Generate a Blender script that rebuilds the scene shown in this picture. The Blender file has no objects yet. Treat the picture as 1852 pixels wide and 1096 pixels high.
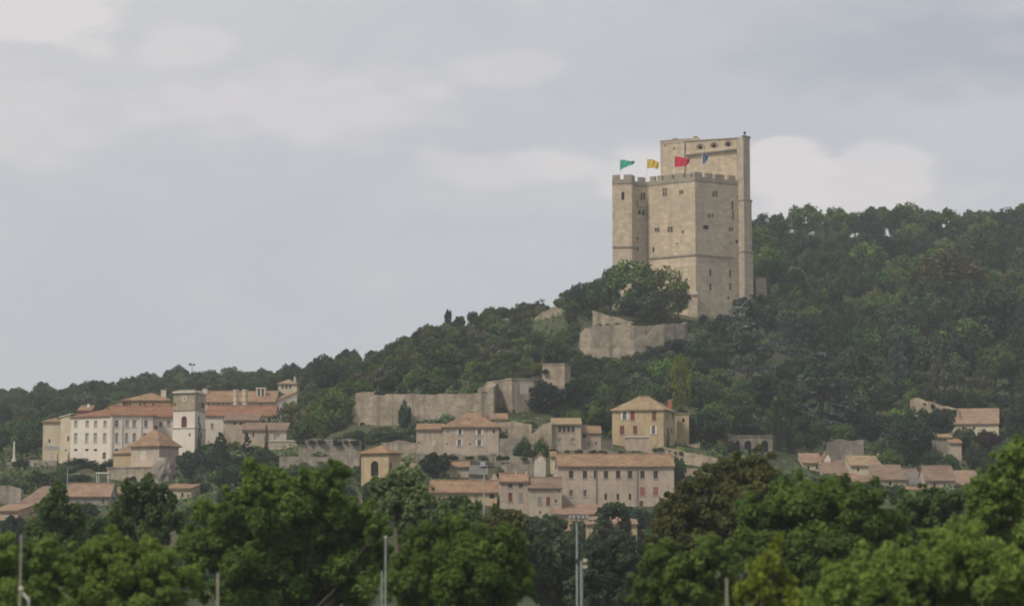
import bpy, math, random
import numpy as np
from mathutils import Vector, noise as mnoise

scene = bpy.context.scene
COL = scene.collection
R = math.radians

# ------------------------------------------------------------------ camera
F, CX, CY = 4400.0, 926.0, 548.0            # focal length and centre in photo pixels
TH = math.atan2(452.0, F)                   # upward pitch: eye level falls near row 1000
CT, ST = math.cos(TH), math.sin(TH)
CZ = 8.0
cam_d = bpy.data.cameras.new('camera')
cam_d.sensor_width = 36.0
cam_d.sensor_fit = 'HORIZONTAL'
cam_d.lens = 36.0 * F / 1852.0
cam_d.clip_start = 1.0
cam_d.clip_end = 30000.0
cam_d.dof.use_dof = True
cam_d.dof.focus_distance = 650.0
cam_d.dof.aperture_fstop = 0.55
cam = bpy.data.objects.new('camera', cam_d)
cam.location = (0, 0, CZ)
cam.rotation_euler = (math.pi / 2 + TH, 0, 0)
COL.objects.link(cam)
scene.camera = cam

# ------------------------------------------------------------------ sky, sun, exposure
SUN_EL, SUN_AZ = 50.0, -132.0               # azimuth: degrees right of the view direction
sun_d = bpy.data.lights.new('sun', 'SUN')
sun_d.energy = 2.0
sun_d.angle = R(10)
sun_d.color = (1.0, 0.93, 0.82)
sun = bpy.data.objects.new('sun', sun_d)
sdir = Vector((math.sin(R(SUN_AZ)) * math.cos(R(SUN_EL)), math.cos(R(SUN_AZ)) * math.cos(R(SUN_EL)), math.sin(R(SUN_EL))))
sun.rotation_euler = sdir.to_track_quat('Z', 'Y').to_euler()
sun.location = (-200, -100, 300)
COL.objects.link(sun)

class NT:
    """tiny node-tree helper"""
    def __init__(s, nt):
        s.nt = nt
        nt.nodes.clear()
    def n(s, t, **kw):
        nd = s.nt.nodes.new(t)
        ins = kw.pop('ins', {})
        for k, v in kw.items():
            setattr(nd, k, v)
        for k, v in ins.items():
            s.set(nd.inputs[k], v)
        return nd
    def set(s, sock, v):
        if isinstance(v, bpy.types.NodeSocket):
            s.nt.links.new(v, sock)
        elif isinstance(v, bpy.types.Node):
            s.nt.links.new(v.outputs[0], sock)
        elif isinstance(v, tuple) and len(v) == 3 and sock.type == 'RGBA':
            sock.default_value = (*v, 1.0)
        else:
            sock.default_value = v
    def math(s, op, a, b=None, c=None, clamp=False):
        nd = s.nt.nodes.new('ShaderNodeMath')
        nd.operation = op
        nd.use_clamp = clamp
        s.set(nd.inputs[0], a)
        if b is not None: s.set(nd.inputs[1], b)
        if c is not None: s.set(nd.inputs[2], c)
        return nd.outputs[0]
    def mix(s, fac, a, b, blend='MIX'):
        nd = s.nt.nodes.new('ShaderNodeMix')
        nd.data_type = 'RGBA'
        nd.blend_type = blend
        s.set(nd.inputs['Factor'], fac)
        s.set(nd.inputs['A'], a) if False else None
        A = [i for i in nd.inputs if i.name == 'A' and i.type == 'RGBA'][0]
        B = [i for i in nd.inputs if i.name == 'B' and i.type == 'RGBA'][0]
        s.set(A, a); s.set(B, b)
        return [o for o in nd.outputs if o.type == 'RGBA'][0]
    def mapr(s, v, a, b, c=0.0, d=1.0, smooth=False):
        nd = s.nt.nodes.new('ShaderNodeMapRange')
        nd.interpolation_type = 'SMOOTHSTEP' if smooth else 'LINEAR'
        for i, x in zip((0, 1, 2, 3, 4), (v, a, b, c, d)):
            s.set(nd.inputs[i], x)
        return nd.outputs[0]
    def noise(s, vec, scale, detail=3.0, rough=0.55, dist=0.0):
        nd = s.nt.nodes.new('ShaderNodeTexNoise')
        s.set(nd.inputs['Vector'], vec)
        nd.inputs['Scale'].default_value = scale
        nd.inputs['Detail'].default_value = detail
        nd.inputs['Roughness'].default_value = rough
        nd.inputs['Distortion'].default_value = dist
        return nd.outputs[0]
    def scale(s, vec, sc):
        nd = s.nt.nodes.new('ShaderNodeMapping')
        s.set(nd.inputs['Vector'], vec)
        nd.inputs['Scale'].default_value = sc
        return nd.outputs[0]

world = bpy.data.worlds.new('World')
scene.world = world
world.use_nodes = True
w = NT(world.node_tree)
sky = w.n('ShaderNodeTexSky', sky_type='NISHITA')
sky.sun_disc = False
sky.sun_elevation = R(SUN_EL)
sky.sun_rotation = R(SUN_AZ)
sky.air_density = 1.0
sky.dust_density = 2.0
tc = w.n('ShaderNodeTexCoord').outputs['Generated']
sx = w.n('ShaderNodeSeparateXYZ', ins={0: tc})
az = w.math('ARCTAN2', sx.outputs[0], sx.outputs[1])
el = w.math('ARCSINE', sx.outputs[2])
cmb = w.n('ShaderNodeCombineXYZ', ins={0: az, 1: w.math('MULTIPLY', el, 2.4), 2: 0.0}).outputs[0]
# broad veil of cloud, lighter and darker sheets, everywhere in the sky
n_big = w.noise(tc, 2.6, 4, 0.5, 0.4)
n_mid = w.noise(cmb, 7.0, 5, 0.55, 0.5)
bw = w.n('ShaderNodeTexVoronoi', feature='SMOOTH_F1', ins={'Vector': cmb, 'Scale': 38.0, 'Smoothness': 0.6})
n_fine = w.math('ADD', w.math('MULTIPLY', w.noise(cmb, 30.0, 7, 0.62, 0.3), 0.65), w.math('MULTIPLY', bw.outputs['Distance'], 0.40))
veil = w.mapr(w.math('ADD', w.math('MULTIPLY', n_big, 0.5), w.math('MULTIPLY', n_mid, 0.5)), 0.36, 0.66, smooth=True)
GREY = (0.404, 0.415, 0.440)
PALE = (0.485, 0.478, 0.480)
DARK = (0.335, 0.346, 0.384)
col = w.mix(veil, GREY, (0.440, 0.444, 0.456))
def cloud(px, py, rx, ry, amp, hard=0.5, warp=0.9):
    """a cumulus at a compass bearing and height above the horizon; edges broken by noise"""
    a0, e0 = (px - CX) / F, (1000.0 - py) / F
    dx = w.math('DIVIDE', w.math('SUBTRACT', az, a0), rx / F)
    dy = w.math('DIVIDE', w.math('SUBTRACT', el, e0), ry / F)
    d = w.math('ADD', w.math('MULTIPLY', dx, dx), w.math('MULTIPLY', dy, dy))
    d = w.math('SQRT', d)
    d = w.math('ADD', d, w.math('MULTIPLY', w.math('SUBTRACT', n_fine, 0.5), warp * 2.0))
    return w.math('MULTIPLY', w.mapr(d, 1.0 + hard, 1.0 - hard, smooth=True), amp)
for px, py, rx, ry, amp, hard, c in (
        (300, 60, 480, 170, .6, .9, PALE), (70, 50, 150, 60, .9, .3, (0.582, 0.550, 0.543)), (20, 215, 190, 100, .65, .6, (0.531, 0.505, 0.503)), (330, 90, 90, 40, .6, .4, (0.549, 0.521, 0.519)),
        (560, 195, 280, 65, .75, .5, (0.535, 0.505, 0.509)), (925, 125, 90, 34, .6, .4, (0.531, 0.505, 0.507)), (1200, 60, 400, 60, .35, .8, (0.443, 0.445, 0.462)),
        (1720, 95, 320, 85, .9, .6, DARK), (1640, 240, 280, 60, .35, .8, (0.429, 0.433, 0.452)),
        (1500, 362, 230, 48, .75, .4, (0.535, 0.505, 0.505)), (1590, 335, 110, 62, .8, .25, (0.542, 0.512, 0.511)), (1428, 318, 85, 70, .95, .2, (0.563, 0.530, 0.525)),
        (1000, 350, 320, 44, .6, .6, (0.463, 0.460, 0.469)), (1180, 318, 120, 45, .85, .3, (0.556, 0.524, 0.519)), (1040, 304, 110, 30, .85, .35, (0.549, 0.519, 0.516)), (900, 312, 150, 30, .7, .45, (0.531, 0.505, 0.507))):
    col = w.mix(cloud(px, py, rx, ry, amp, hard), col, c)
n_tex = w.noise(cmb, 15.0, 8, 0.65, 0.8)
col = w.mix(w.mapr(n_tex, 0.50, 0.70, 0, 0.22, True), col, (0.515, 0.503, 0.506))
col = w.mix(w.mapr(n_tex, 0.50, 0.30, 0, 0.15, True), col, (0.380, 0.390, 0.418))
scaled = w.n('ShaderNodeVectorMath', operation='SCALE', ins={0: col, 'Scale': 10.0}).outputs[0]
both = w.mix(0.93, sky.outputs[0], scaled)
bg = w.n('ShaderNodeBackground', ins={'Color': both, 'Strength': 0.1})
w.n('ShaderNodeOutputWorld', ins={'Surface': bg.outputs[0]})

scene.view_settings.view_transform = 'Standard'
scene.view_settings.look = 'None'
scene.view_settings.exposure = 0.43
scene.view_settings.gamma = 1.0
scene.view_settings.use_curve_mapping = False
scene.render.engine = 'CYCLES'
scene.cycles.use_denoising = True
scene.cycles.max_bounces = 6
scene.cycles.diffuse_bounces = 2
scene.cycles.transmission_bounces = 4
scene.cycles.transparent_max_bounces = 8
scene.cycles.volume_bounces = 1
scene.cycles.filter_width = 1.9

# ------------------------------------------------------------------ photo rows and columns to points in the place
def ray(px, py):
    a, b = (px - CX) / F, (CY - py) / F
    return (a, CT - b * ST, ST + b * CT)
def at(px, py, Y):
    d = ray(px, py)
    t = Y / d[1]
    return Vector((d[0] * t, Y, CZ + d[2] * t))
def zat(py, Y):
    return at(CX, py, Y).z
def proj(x, y, z):
    z -= CZ
    dep = y * CT + z * ST
    return CX + F * x / dep, CY - F * (-y * ST + z * CT) / dep

# ------------------------------------------------------------------ terrain heights
COLS = {
 -700: [(420, 960), (500, 905), (580, 850), (640, 830), (760, 790), (950, 735)],
 0:    [(420, 962), (470, 915), (520, 880), (580, 838), (640, 815), (760, 775), (950, 733)],
 150:  [(420, 955), (470, 915), (520, 885), (556, 845), (580, 832), (640, 800), (760, 760), (950, 727)],
 250:  [(420, 950), (470, 910), (520, 890), (535, 880), (570, 832), (600, 820), (660, 790), (800, 735), (950, 712)],
 330:  [(420, 945), (480, 895), (530, 870), (555, 822), (600, 800), (660, 775), (800, 725), (950, 706)],
 440:  [(420, 940), (480, 880), (530, 835), (565, 800), (600, 785), (660, 765), (800, 715), (950, 704)],
 540:  [(420, 935), (480, 865), (500, 840), (540, 812), (580, 780), (620, 755), (700, 722), (800, 705), (900, 705)],
 640:  [(420, 930), (480, 862), (500, 845), (535, 790), (546, 772), (556, 722), (600, 705), (680, 682), (760, 672), (900, 720)],
 700:  [(420, 930), (480, 855), (500, 840), (535, 785), (546, 770), (556, 720), (600, 695), (660, 660), (740, 648), (900, 690)],
 770:  [(420, 930), (470, 850), (482, 822), (535, 785), (546, 765), (556, 718), (600, 680), (660, 630), (730, 605), (880, 650)],
 900:  [(420, 935), (445, 900), (470, 850), (482, 822), (535, 772), (560, 716), (600, 670), (660, 612), (730, 580), (880, 630)],
 1000: [(430, 945), (460, 880), (482, 814), (535, 770), (568, 712), (590, 680), (620, 645), (680, 582), (735, 565), (880, 610)],
 1060: [(430, 945), (460, 880), (482, 814), (540, 770), (600, 712), (634, 690), (652, 640), (660, 598), (690, 562), (735, 530), (880, 560)],
 1140: [(430, 940), (455, 885), (478, 824), (500, 808), (560, 750), (636, 688), (651, 660), (659, 594), (690, 568), (730, 560), (800, 555)],
 1220: [(430, 940), (455, 885), (480, 830), (505, 804), (570, 745), (640, 678), (655, 640), (668, 594), (700, 570), (730, 560), (800, 530), (920, 500)],
 1300: [(430, 935), (465, 870), (480, 832), (520, 812), (580, 735), (650, 640), (695, 578), (710, 572), (740, 555), (800, 510), (920, 465)],
 1370: [(430, 930), (470, 875), (520, 818), (580, 740), (650, 645), (700, 575), (740, 545), (800, 508), (920, 452), (960, 442)],
 1500: [(430, 925), (480, 890), (520, 856), (545, 828), (600, 755), (680, 665), (760, 575), (850, 499), (940, 425)],
 1620: [(430, 930), (490, 890), (530, 862), (560, 815), (600, 755), (680, 680), (760, 590), (860, 497), (950, 427)],
 1740: [(430, 930), (500, 885), (535, 862), (560, 802), (580, 778), (660, 695), (760, 600), (860, 502), (950, 430)],
 1860: [(430, 930), (500, 890), (545, 850), (590, 780), (680, 690), (780, 580), (880, 490), (960, 426)],
 2600: [(430, 925), (500, 885), (560, 820), (620, 760), (720, 640), (820, 530), (980, 350)],
}
YG = np.arange(0, 1602, 2.0)
cs = sorted(COLS)
ZT = []
for c in cs:
    pr = COLS[c]
    ys = [0, 385, 405] + [p[0] for p in pr]
    zs = [0, 0, 3] + [zat(p[1], p[0]) for p in pr]
    yl, zl = ys[-1], zs[-1]
    ys += [yl + 80, yl + 350, 1600]
    zs += [zl - 4, max(15, zl - 55), 20]
    ZT.append(np.interp(YG, ys, zs))
ZT = np.array(ZT)
ker = np.exp(-0.5 * (np.arange(-5, 6) / 2.0) ** 2); ker /= ker.sum()
ZT = np.array([np.convolve(np.pad(r, 5, mode='edge'), ker, mode='valid') for r in ZT])
cs_a = np.array(cs, float)
def ground_arr(x, y):
    x = np.asarray(x, float); y = np.asarray(y, float)
    c = CX + F * 0.997 * x / np.maximum(y, 60.0)
    c = np.clip(c, cs_a[0], cs_a[-1])
    i = np.clip(np.searchsorted(cs_a, c) - 1, 0, len(cs_a) - 2)
    t = (c - cs_a[i]) / (cs_a[i + 1] - cs_a[i])
    yy = np.clip(y, 0, 1598) / 2.0
    j = yy.astype(int); f = yy - j
    z0 = ZT[i, j] * (1 - f) + ZT[i, j + 1] * f
    z1 = ZT[i + 1, j] * (1 - f) + ZT[i + 1, j + 1] * f
    return z0 * (1 - t) + z1 * t
def ground(x, y):
    return float(ground_arr(x, y))
def hit(px, py, y0=392.0, y1=1000.0):
    Y = y0
    while Y < y1:
        p = at(px, py, Y)
        if ground(p.x, p.y) >= p.z:
            return Y
        Y += 1.5
    return y1

# ------------------------------------------------------------------ materials
def new_mat(name):
    m = bpy.data.materials.new(name)
    m.use_nodes = True
    return m, NT(m.node_tree)
def finish(t, col, rough=0.9, bump=None, bstr=0.3, bdist=0.1, spec=0.2, metal=0.0):
    kw = {'Base Color': col, 'Roughness': rough, 'Specular IOR Level': spec, 'Metallic': metal}
    b = t.n('ShaderNodeBsdfPrincipled', ins=kw)
    if bump is not None:
        bn = t.n('ShaderNodeBump', ins={'Height': bump, 'Strength': bstr, 'Distance': bdist})
        t.set(b.inputs['Normal'], bn.outputs[0])
    t.n('ShaderNodeOutputMaterial', ins={'Surface': b.outputs[0]})
    return b

def stone(name, c1, c2, stain, course=0.45, length=0.9, stain_amt=0.5, streak=0.5, joint=0.25, warm=None):
    m, t = new_mat(name)
    pos = t.n('ShaderNodeNewGeometry').outputs['Position']
    uv = t.n('ShaderNodeUVMap').outputs[0]
    big = t.noise(pos, 0.09, 4, 0.6, 0.5)
    mid = t.noise(pos, 0.55, 4, 0.6)
    fine = t.noise(pos, 1.9, 4, 0.75)
    br = t.n('ShaderNodeTexBrick', ins={'Vector': uv, 'Color1': (0.0, 0.0, 0.0), 'Color2': (1.0, 1.0, 1.0), 'Mortar': (0.5, 0.5, 0.5),
             'Scale': 1.0, 'Mortar Size': 0.02, 'Brick Width': length, 'Row Height': course, 'Bias': 0.0})
    br.offset = 0.5
    f = t.math('ADD', t.math('MULTIPLY', mid, 0.6), t.math('MULTIPLY', fine, 0.4))
    f = t.mapr(f, 0.38, 0.62)
    col = t.mix(f, c1, c2)
    bsep = t.n('ShaderNodeSeparateColor', ins={0: br.outputs[0]}).outputs[0]
    col = t.mix(t.math('MULTIPLY', t.math('SUBTRACT', 1.0, bsep), joint), col, tuple(x * 0.62 for x in c1))
    # level bands of differing masonry
    band = t.noise(t.scale(pos, (0.03, 0.03, 0.45)), 1.0, 4, 0.6, 0.3)
    col = t.mix(t.mapr(band, 0.50, 0.72, 0, 0.45, True), col, warm or tuple(x * 1.15 for x in c2))
    # weather stains, long and vertical
    st = t.noise(t.scale(pos, (0.55, 0.55, 0.05)), 1.0, 5, 0.7, 0.2)
    col = t.mix(t.mapr(st, 0.48, 0.66, 0, streak, True), col, stain)
    col = t.mix(t.mapr(big, 0.48, 0.66, 0, stain_amt, True), col, stain)
    finish(t, col, 0.95, t.math('ADD', fine, t.math('MULTIPLY', br.outputs['Fac'], -0.6)), 0.5, 0.12, 0.1)
    return m

def plaster(name, c, dirt, amt=0.35):
    m, t = new_mat(name)
    pos = t.n('ShaderNodeNewGeometry').outputs['Position']
    a = t.noise(pos, 0.25, 4, 0.6, 0.4)
    b = t.noise(t.scale(pos, (1.3, 1.3, 0.16)), 1.0, 4, 0.65)
    fine = t.noise(pos, 3.0, 3, 0.6)
    p_ = t.noise(pos, 0.7, 5, 0.7, 0.6)
    col = t.mix(t.mapr(a, 0.42, 0.62, 0, amt, True), c, dirt)
    col = t.mix(t.mapr(b, 0.48, 0.66, 0, amt, True), col, dirt)
    col = t.mix(t.mapr(p_, 0.54, 0.64, 0, amt * .8, True), col, tuple(x * .72 for x in dirt))
    col = t.mix(t.mapr(fine, 0.3, 0.7, 0, 0.25), col, tuple(x * 0.75 for x in c))
    finish(t, col, 0.92, fine, 0.25, 0.05, 0.15)
    return m

def tiles(name, c1, c2, c3, lichen=(0.21, 0.175, 0.125)):
    m, t = new_mat(name)
    pos = t.n('ShaderNodeNewGeometry').outputs['Position']
    uv = t.n('ShaderNodeUVMap').outputs[0]
    br = t.n('ShaderNodeTexBrick', ins={'Vector': uv, 'Color1': (0.0, 0.0, 0.0), 'Color2': (1.0, 1.0, 1.0), 'Mortar': (0.4, 0.4, 0.4),
             'Scale': 1.0, 'Mortar Size': 0.01, 'Brick Width': 0.24, 'Row Height': 0.36})
    br.offset = 0.0
    wv = t.n('ShaderNodeTexWave', ins={'Vector': uv, 'Scale': 0.5236 / 0.24 * 0.6, 'Distortion': 0.3})
    a = t.noise(pos, 0.45, 5, 0.65, 0.3)
    b = t.noise(t.scale(uv, (1.6, 0.35, 1.0)), 1.0, 5, 0.7)
    g = t.noise(pos, 1.3, 4, 0.75)
    bs = t.n('ShaderNodeSeparateColor', ins={0: br.outputs[0]}).outputs[0]
    col = t.mix(t.mapr(t.math('ADD', t.math('MULTIPLY', bs, 0.35), t.math('MULTIPLY', g, 0.9)), 0.35, 0.85), c1, c2)
    col = t.mix(t.mapr(a, 0.42, 0.62, 0, 0.7, True), col, c3)
    col = t.mix(t.mapr(b, 0.50, 0.68, 0, 0.65, True), col, lichen)
    finish(t, col, 0.92, t.math('ADD', wv.outputs['Fac'], t.math('MULTIPLY', bs, 0.3)), 0.7, 0.12, 0.12)
    return m

def flat(name, c, rough=0.7, var=0.12, spec=0.3, metal=0.0, sc=1.5):
    m, t = new_mat(name)
    pos = t.n('ShaderNodeNewGeometry').outputs['Position']
    a = t.noise(pos, sc, 4, 0.65)
    col = t.mix(t.mapr(a, 0.3, 0.7), tuple(x * (1 - var) for x in c), tuple(min(1, x * (1 + var)) for x in c))
    finish(t, col, rough, a, 0.1, 0.02, spec, metal)
    return m

def leaves(name, c1, c2, trans=0.22, vary=0.35, hue=0.03):
    m, t = new_mat(name)
    at_ = t.n('ShaderNodeAttribute', attribute_name='tint', attribute_type='GEOMETRY').outputs['Fac']
    sh = t.n('ShaderNodeAttribute', attribute_name='shift', attribute_type='GEOMETRY').outputs['Fac']
    rnd = t.math('FRACT', t.math('ADD', t.n('ShaderNodeObjectInfo').outputs['Random'], sh))
    pos = t.n('ShaderNodeNewGeometry').outputs['Position']
    ns = t.noise(pos, 0.12, 3, 0.6)
    col = t.mix(at_, c1, c2)
    hs = t.n('ShaderNodeHueSaturation', ins={
        'Hue': t.mapr(rnd, 0, 1, 0.5 - hue, 0.5 + hue),
        'Saturation': t.mapr(t.math('FRACT', t.math('MULTIPLY', rnd, 7.31)), 0, 1, 1 - vary * .5, 1 + vary * .2),
        'Value': t.math('MULTIPLY', t.mapr(t.math('FRACT', t.math('MULTIPLY', rnd, 13.7)), 0, 1, 1 - vary, 1 + vary), t.mapr(ns, 0.3, 0.7, 0.8, 1.2)),
        'Color': col}).outputs[0]
    d = t.n('ShaderNodeBsdfDiffuse', ins={'Color': hs})
    tr = t.n('ShaderNodeBsdfTranslucent', ins={'Color': hs})
    mx = t.n('ShaderNodeMixShader', ins={0: trans, 1: d.outputs[0], 2: tr.outputs[0]})
    t.n('ShaderNodeOutputMaterial', ins={'Surface': mx.outputs[0]})
    return m

M = {}
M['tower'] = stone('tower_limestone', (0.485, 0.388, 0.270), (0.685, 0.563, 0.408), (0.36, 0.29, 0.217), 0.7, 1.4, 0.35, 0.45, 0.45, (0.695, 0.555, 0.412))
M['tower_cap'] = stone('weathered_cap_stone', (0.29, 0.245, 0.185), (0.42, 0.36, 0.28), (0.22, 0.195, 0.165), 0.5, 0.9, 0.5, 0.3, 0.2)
M['tower_shade_tone'] = stone('limestone_shade_tone', (0.43, 0.355, 0.265), (0.60, 0.51, 0.385), (0.33, 0.28, 0.225), 0.7, 1.4, 0.35, 0.45, 0.45)  # darker limestone copy; shade of the keep's turned-away faces put into colour
M['rampart'] = stone('rampart_rubble', (0.32, 0.262, 0.195), (0.54, 0.448, 0.34), (0.18, 0.15, 0.118), 0.45, 0.8, 0.45, 0.85, 0.4)
M['rampart_warm'] = stone('warm_rubble', (0.33, 0.265, 0.185), (0.54, 0.44, 0.32), (0.19, 0.155, 0.12), 0.45, 0.8, 0.4, 0.6, 0.35)
M['wall_grey'] = stone('garden_wall_rubble', (0.24, 0.205, 0.165), (0.43, 0.37, 0.295), (0.14, 0.125, 0.10), 0.45, 0.8, 0.5, 0.6, 0.35)
M['beige'] = plaster('beige_render', (0.475, 0.392, 0.298), (0.32, 0.262, 0.198), 0.65)
M['pinkbeige'] = plaster('pinkish_render', (0.505, 0.408, 0.322), (0.34, 0.27, 0.212), 0.6)
M['ochre'] = plaster('ochre_render', (0.50, 0.385, 0.235), (0.35, 0.265, 0.165), 0.6)
M['cream'] = plaster('cream_render', (0.62, 0.525, 0.375), (0.45, 0.375, 0.27), 0.45)
M['white'] = plaster('white_render', (0.74, 0.655, 0.56), (0.58, 0.505, 0.425), 0.4)
M['orange'] = plaster('orange_render', (0.44, 0.275, 0.145), (0.34, 0.215, 0.12), 0.5)
M['pale'] = plaster('pale_render', (0.60, 0.545, 0.455), (0.42, 0.375, 0.30), 0.5)
M['pink'] = plaster('pink_render', (0.50, 0.335, 0.245), (0.37, 0.26, 0.195), 0.6)
M['grey'] = plaster('grey_render', (0.33, 0.295, 0.25), (0.22, 0.195, 0.165), 0.6)
M['tile'] = tiles('clay_tiles', (0.25, 0.148, 0.085), (0.42, 0.272, 0.165), (0.195, 0.125, 0.083))
M['tile_red'] = tiles('red_clay_tiles', (0.245, 0.122, 0.074), (0.365, 0.195, 0.118), (0.20, 0.108, 0.072), (0.225, 0.14, 0.095))
M['tile_brown'] = tiles('brown_clay_tiles', (0.19, 0.128, 0.09), (0.33, 0.228, 0.16), (0.155, 0.112, 0.085))
M['tile_yellow'] = tiles('straw_clay_tiles', (0.29, 0.205, 0.12), (0.45, 0.33, 0.20), (0.235, 0.165, 0.10))
M['tile_pink'] = tiles('pinkish_clay_tiles', (0.27, 0.168, 0.113), (0.42, 0.282, 0.195), (0.215, 0.142, 0.105))
M['slate'] = tiles('grey_slate', (0.15, 0.14, 0.135), (0.24, 0.22, 0.205), (0.12, 0.115, 0.11), (0.2, 0.185, 0.16))
M['dark'] = flat('dark_interior', (0.012, 0.011, 0.011), 0.5, 0.2)  # near-black colour stands for the unlit inside of openings
M['glass'] = flat('window_glass', (0.035, 0.035, 0.04), 0.12, 0.2, 0.5)
M['bluepane'] = flat('pale_blind', (0.40, 0.385, 0.37), 0.6, 0.15)
M['frame'] = flat('white_painted_wood', (0.55, 0.52, 0.47), 0.6)
M['frame_brown'] = flat('brown_painted_wood', (0.12, 0.075, 0.055), 0.6)
M['red'] = flat('dark_red_shutter_paint', (0.17, 0.042, 0.04), 0.6, 0.2)
M['redpink'] = flat('faded_red_shutter_paint', (0.34, 0.12, 0.105), 0.7, 0.2)
M['whiteshutter'] = flat('white_shutter_paint', (0.62, 0.60, 0.56), 0.6)
M['greyshutter'] = flat('grey_shutter_paint', (0.26, 0.245, 0.24), 0.6)
M['sill'] = flat('sill_stone', (0.40, 0.36, 0.30), 0.9)
M['lead'] = flat('grey_lead', (0.16, 0.16, 0.165), 0.6)
M['palecap'] = flat('pale_stone_coping', (0.56, 0.51, 0.42), 0.9)
M['brick'] = flat('red_brick', (0.33, 0.115, 0.07), 0.9, 0.2)
M['metal'] = flat('galvanised_steel', (0.34, 0.36, 0.35), 0.55, 0.1, 0.5)
M['metal_dark'] = flat('dark_iron', (0.04, 0.04, 0.043), 0.6)
M['whitepaint'] = flat('white_paint', (0.72, 0.70, 0.66), 0.6)
M['lamp_white'] = flat('opal_lamp_glass', (0.50, 0.46, 0.33), 0.4, 0.05)
M['concrete'] = flat('weathered_concrete', (0.34, 0.31, 0.25), 0.9)
M['flag_green'] = flat('green_flag_cloth', (0.05, 0.40, 0.29), 0.9, 0.06)
M['flag_yellow'] = flat('yellow_flag_cloth', (0.66, 0.45, 0.07), 0.9, 0.06)
M['flag_red'] = flat('red_flag_cloth', (0.62, 0.018, 0.045), 0.9, 0.06)
M['flag_blue'] = flat('blue_flag_cloth', (0.09, 0.15, 0.32), 0.9, 0.06)
M['sign_blue'] = flat('blue_lettering', (0.10, 0.20, 0.40), 0.7, 0.05)
M['bark'] = flat('bark', (0.075, 0.06, 0.045), 0.95, 0.3, 0.1, 0.0, 3.0)
M['bark_pale'] = flat('pale_bark', (0.30, 0.28, 0.22), 0.95, 0.3, 0.1, 0.0, 3.0)
M['rock'] = stone('cliff_rock', (0.25, 0.215, 0.18), (0.36, 0.32, 0.27), (0.15, 0.135, 0.12), 1.3, 2.5, 0.5, 0.7, 0.1)

M['lf_wood'] = leaves('wood_leaves', (0.034, 0.064, 0.027), (0.074, 0.114, 0.042), 0.18, 0.42, 0.03)
M['lf_wood_light'] = leaves('light_wood_leaves', (0.070, 0.115, 0.028), (0.135, 0.188, 0.042), 0.15, 0.2)
M['lf_dark'] = leaves('dark_evergreen_leaves', (0.020, 0.040, 0.026), (0.042, 0.068, 0.040), 0.1, 0.2)
M['lf_blue'] = leaves('blue_cedar_needles', (0.044, 0.072, 0.060), (0.110, 0.150, 0.124), 0.08, 0.12, 0.01)
M['lf_scrub'] = leaves('scrub_leaves', (0.056, 0.084, 0.030), (0.115, 0.146, 0.048), 0.15, 0.35, 0.045)
M['lf_yellow'] = leaves('yellow_green_leaves', (0.100, 0.140, 0.018), (0.200, 0.240, 0.034), 0.2, 0.1)
M['lf_brown'] = leaves('autumn_brown_leaves', (0.062, 0.068, 0.020), (0.120, 0.115, 0.034), 0.15, 0.2)
M['lf_grey'] = leaves('grey_scrub_leaves', (0.075, 0.080, 0.048), (0.150, 0.150, 0.100), 0.15, 0.2)
M['lf_purple'] = leaves('purple_plum_leaves', (0.0286, 0.0182, 0.0234), (0.052, 0.0325, 0.039), 0.1, 0.1)
M['fg_deep'] = leaves('lime_tree_leaves', (0.091, 0.154, 0.036), (0.180, 0.264, 0.062), 0.48, 0.05, 0.004)
M['fg_light'] = leaves('bright_leaves', (0.142, 0.217, 0.046), (0.245, 0.342, 0.075), 0.48, 0.05, 0.004)
M['fg_dark'] = leaves('poplar_leaves', (0.075, 0.125, 0.041), (0.150, 0.214, 0.071), 0.48, 0.05, 0.004)
M['fg_silver'] = leaves('silver_poplar_leaves', (0.125, 0.177, 0.071), (0.274, 0.342, 0.160), 0.48, 0.05, 0.004)
M['fg_blue'] = leaves('grey_green_leaves', (0.066, 0.096, 0.052), (0.128, 0.166, 0.091), 0.48, 0.05, 0.004)
M['fg_brown'] = leaves('browning_leaves', (0.112, 0.128, 0.046), (0.196, 0.196, 0.071), 0.48, 0.05, 0.004)
M['fg_yellow'] = leaves('lime_yellow_leaves', (0.170, 0.210, 0.024), (0.320, 0.360, 0.055), 0.38, 0.05, 0.004)

mg, t = new_mat('hillside_ground')
pos = t.n('ShaderNodeNewGeometry').outputs['Position']
a = t.noise(pos, 0.05, 5, 0.6); b = t.noise(pos, 0.6, 4, 0.65)
col = t.mix(t.mapr(a, 0.4, 0.62, 0, 1, True), (0.035, 0.048, 0.02), (0.075, 0.078, 0.04))
col = t.mix(t.mapr(b, 0.5, 0.75, 0, 0.6, True), col, (0.15, 0.125, 0.085))
finish(t, col, 0.95, b, 0.5, 0.3, 0.1)
M['ground'] = mg

# ------------------------------------------------------------------ mesh helpers
def fast_mesh(name, V, Fc, mat=None, tint=None, smooth=False):
    """V (n,3), Fc (m,k) equal-sized faces"""
    V = np.ascontiguousarray(V, dtype=np.float32); Fc = np.ascontiguousarray(Fc, dtype=np.int32)
    me = bpy.data.meshes.new(name)
    me.vertices.add(len(V)); me.vertices.foreach_set('co', V.ravel())
    m, k = Fc.shape
    me.loops.add(m * k); me.loops.foreach_set('vertex_index', Fc.ravel())
    me.polygons.add(m)
    me.polygons.foreach_set('loop_start', np.arange(0, m * k, k, dtype=np.int32))
    me.polygons.foreach_set('loop_total', np.full(m, k, dtype=np.int32))
    if smooth: me.polygons.foreach_set('use_smooth', np.ones(m, dtype=bool))
    me.update(calc_edges=True)
    if tint is not None:
        at_ = me.attributes.new('tint', 'FLOAT', 'FACE')
        at_.data.foreach_set('value', np.ascontiguousarray(tint, dtype=np.float32))
    if mat: me.materials.append(mat)
    return me

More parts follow.
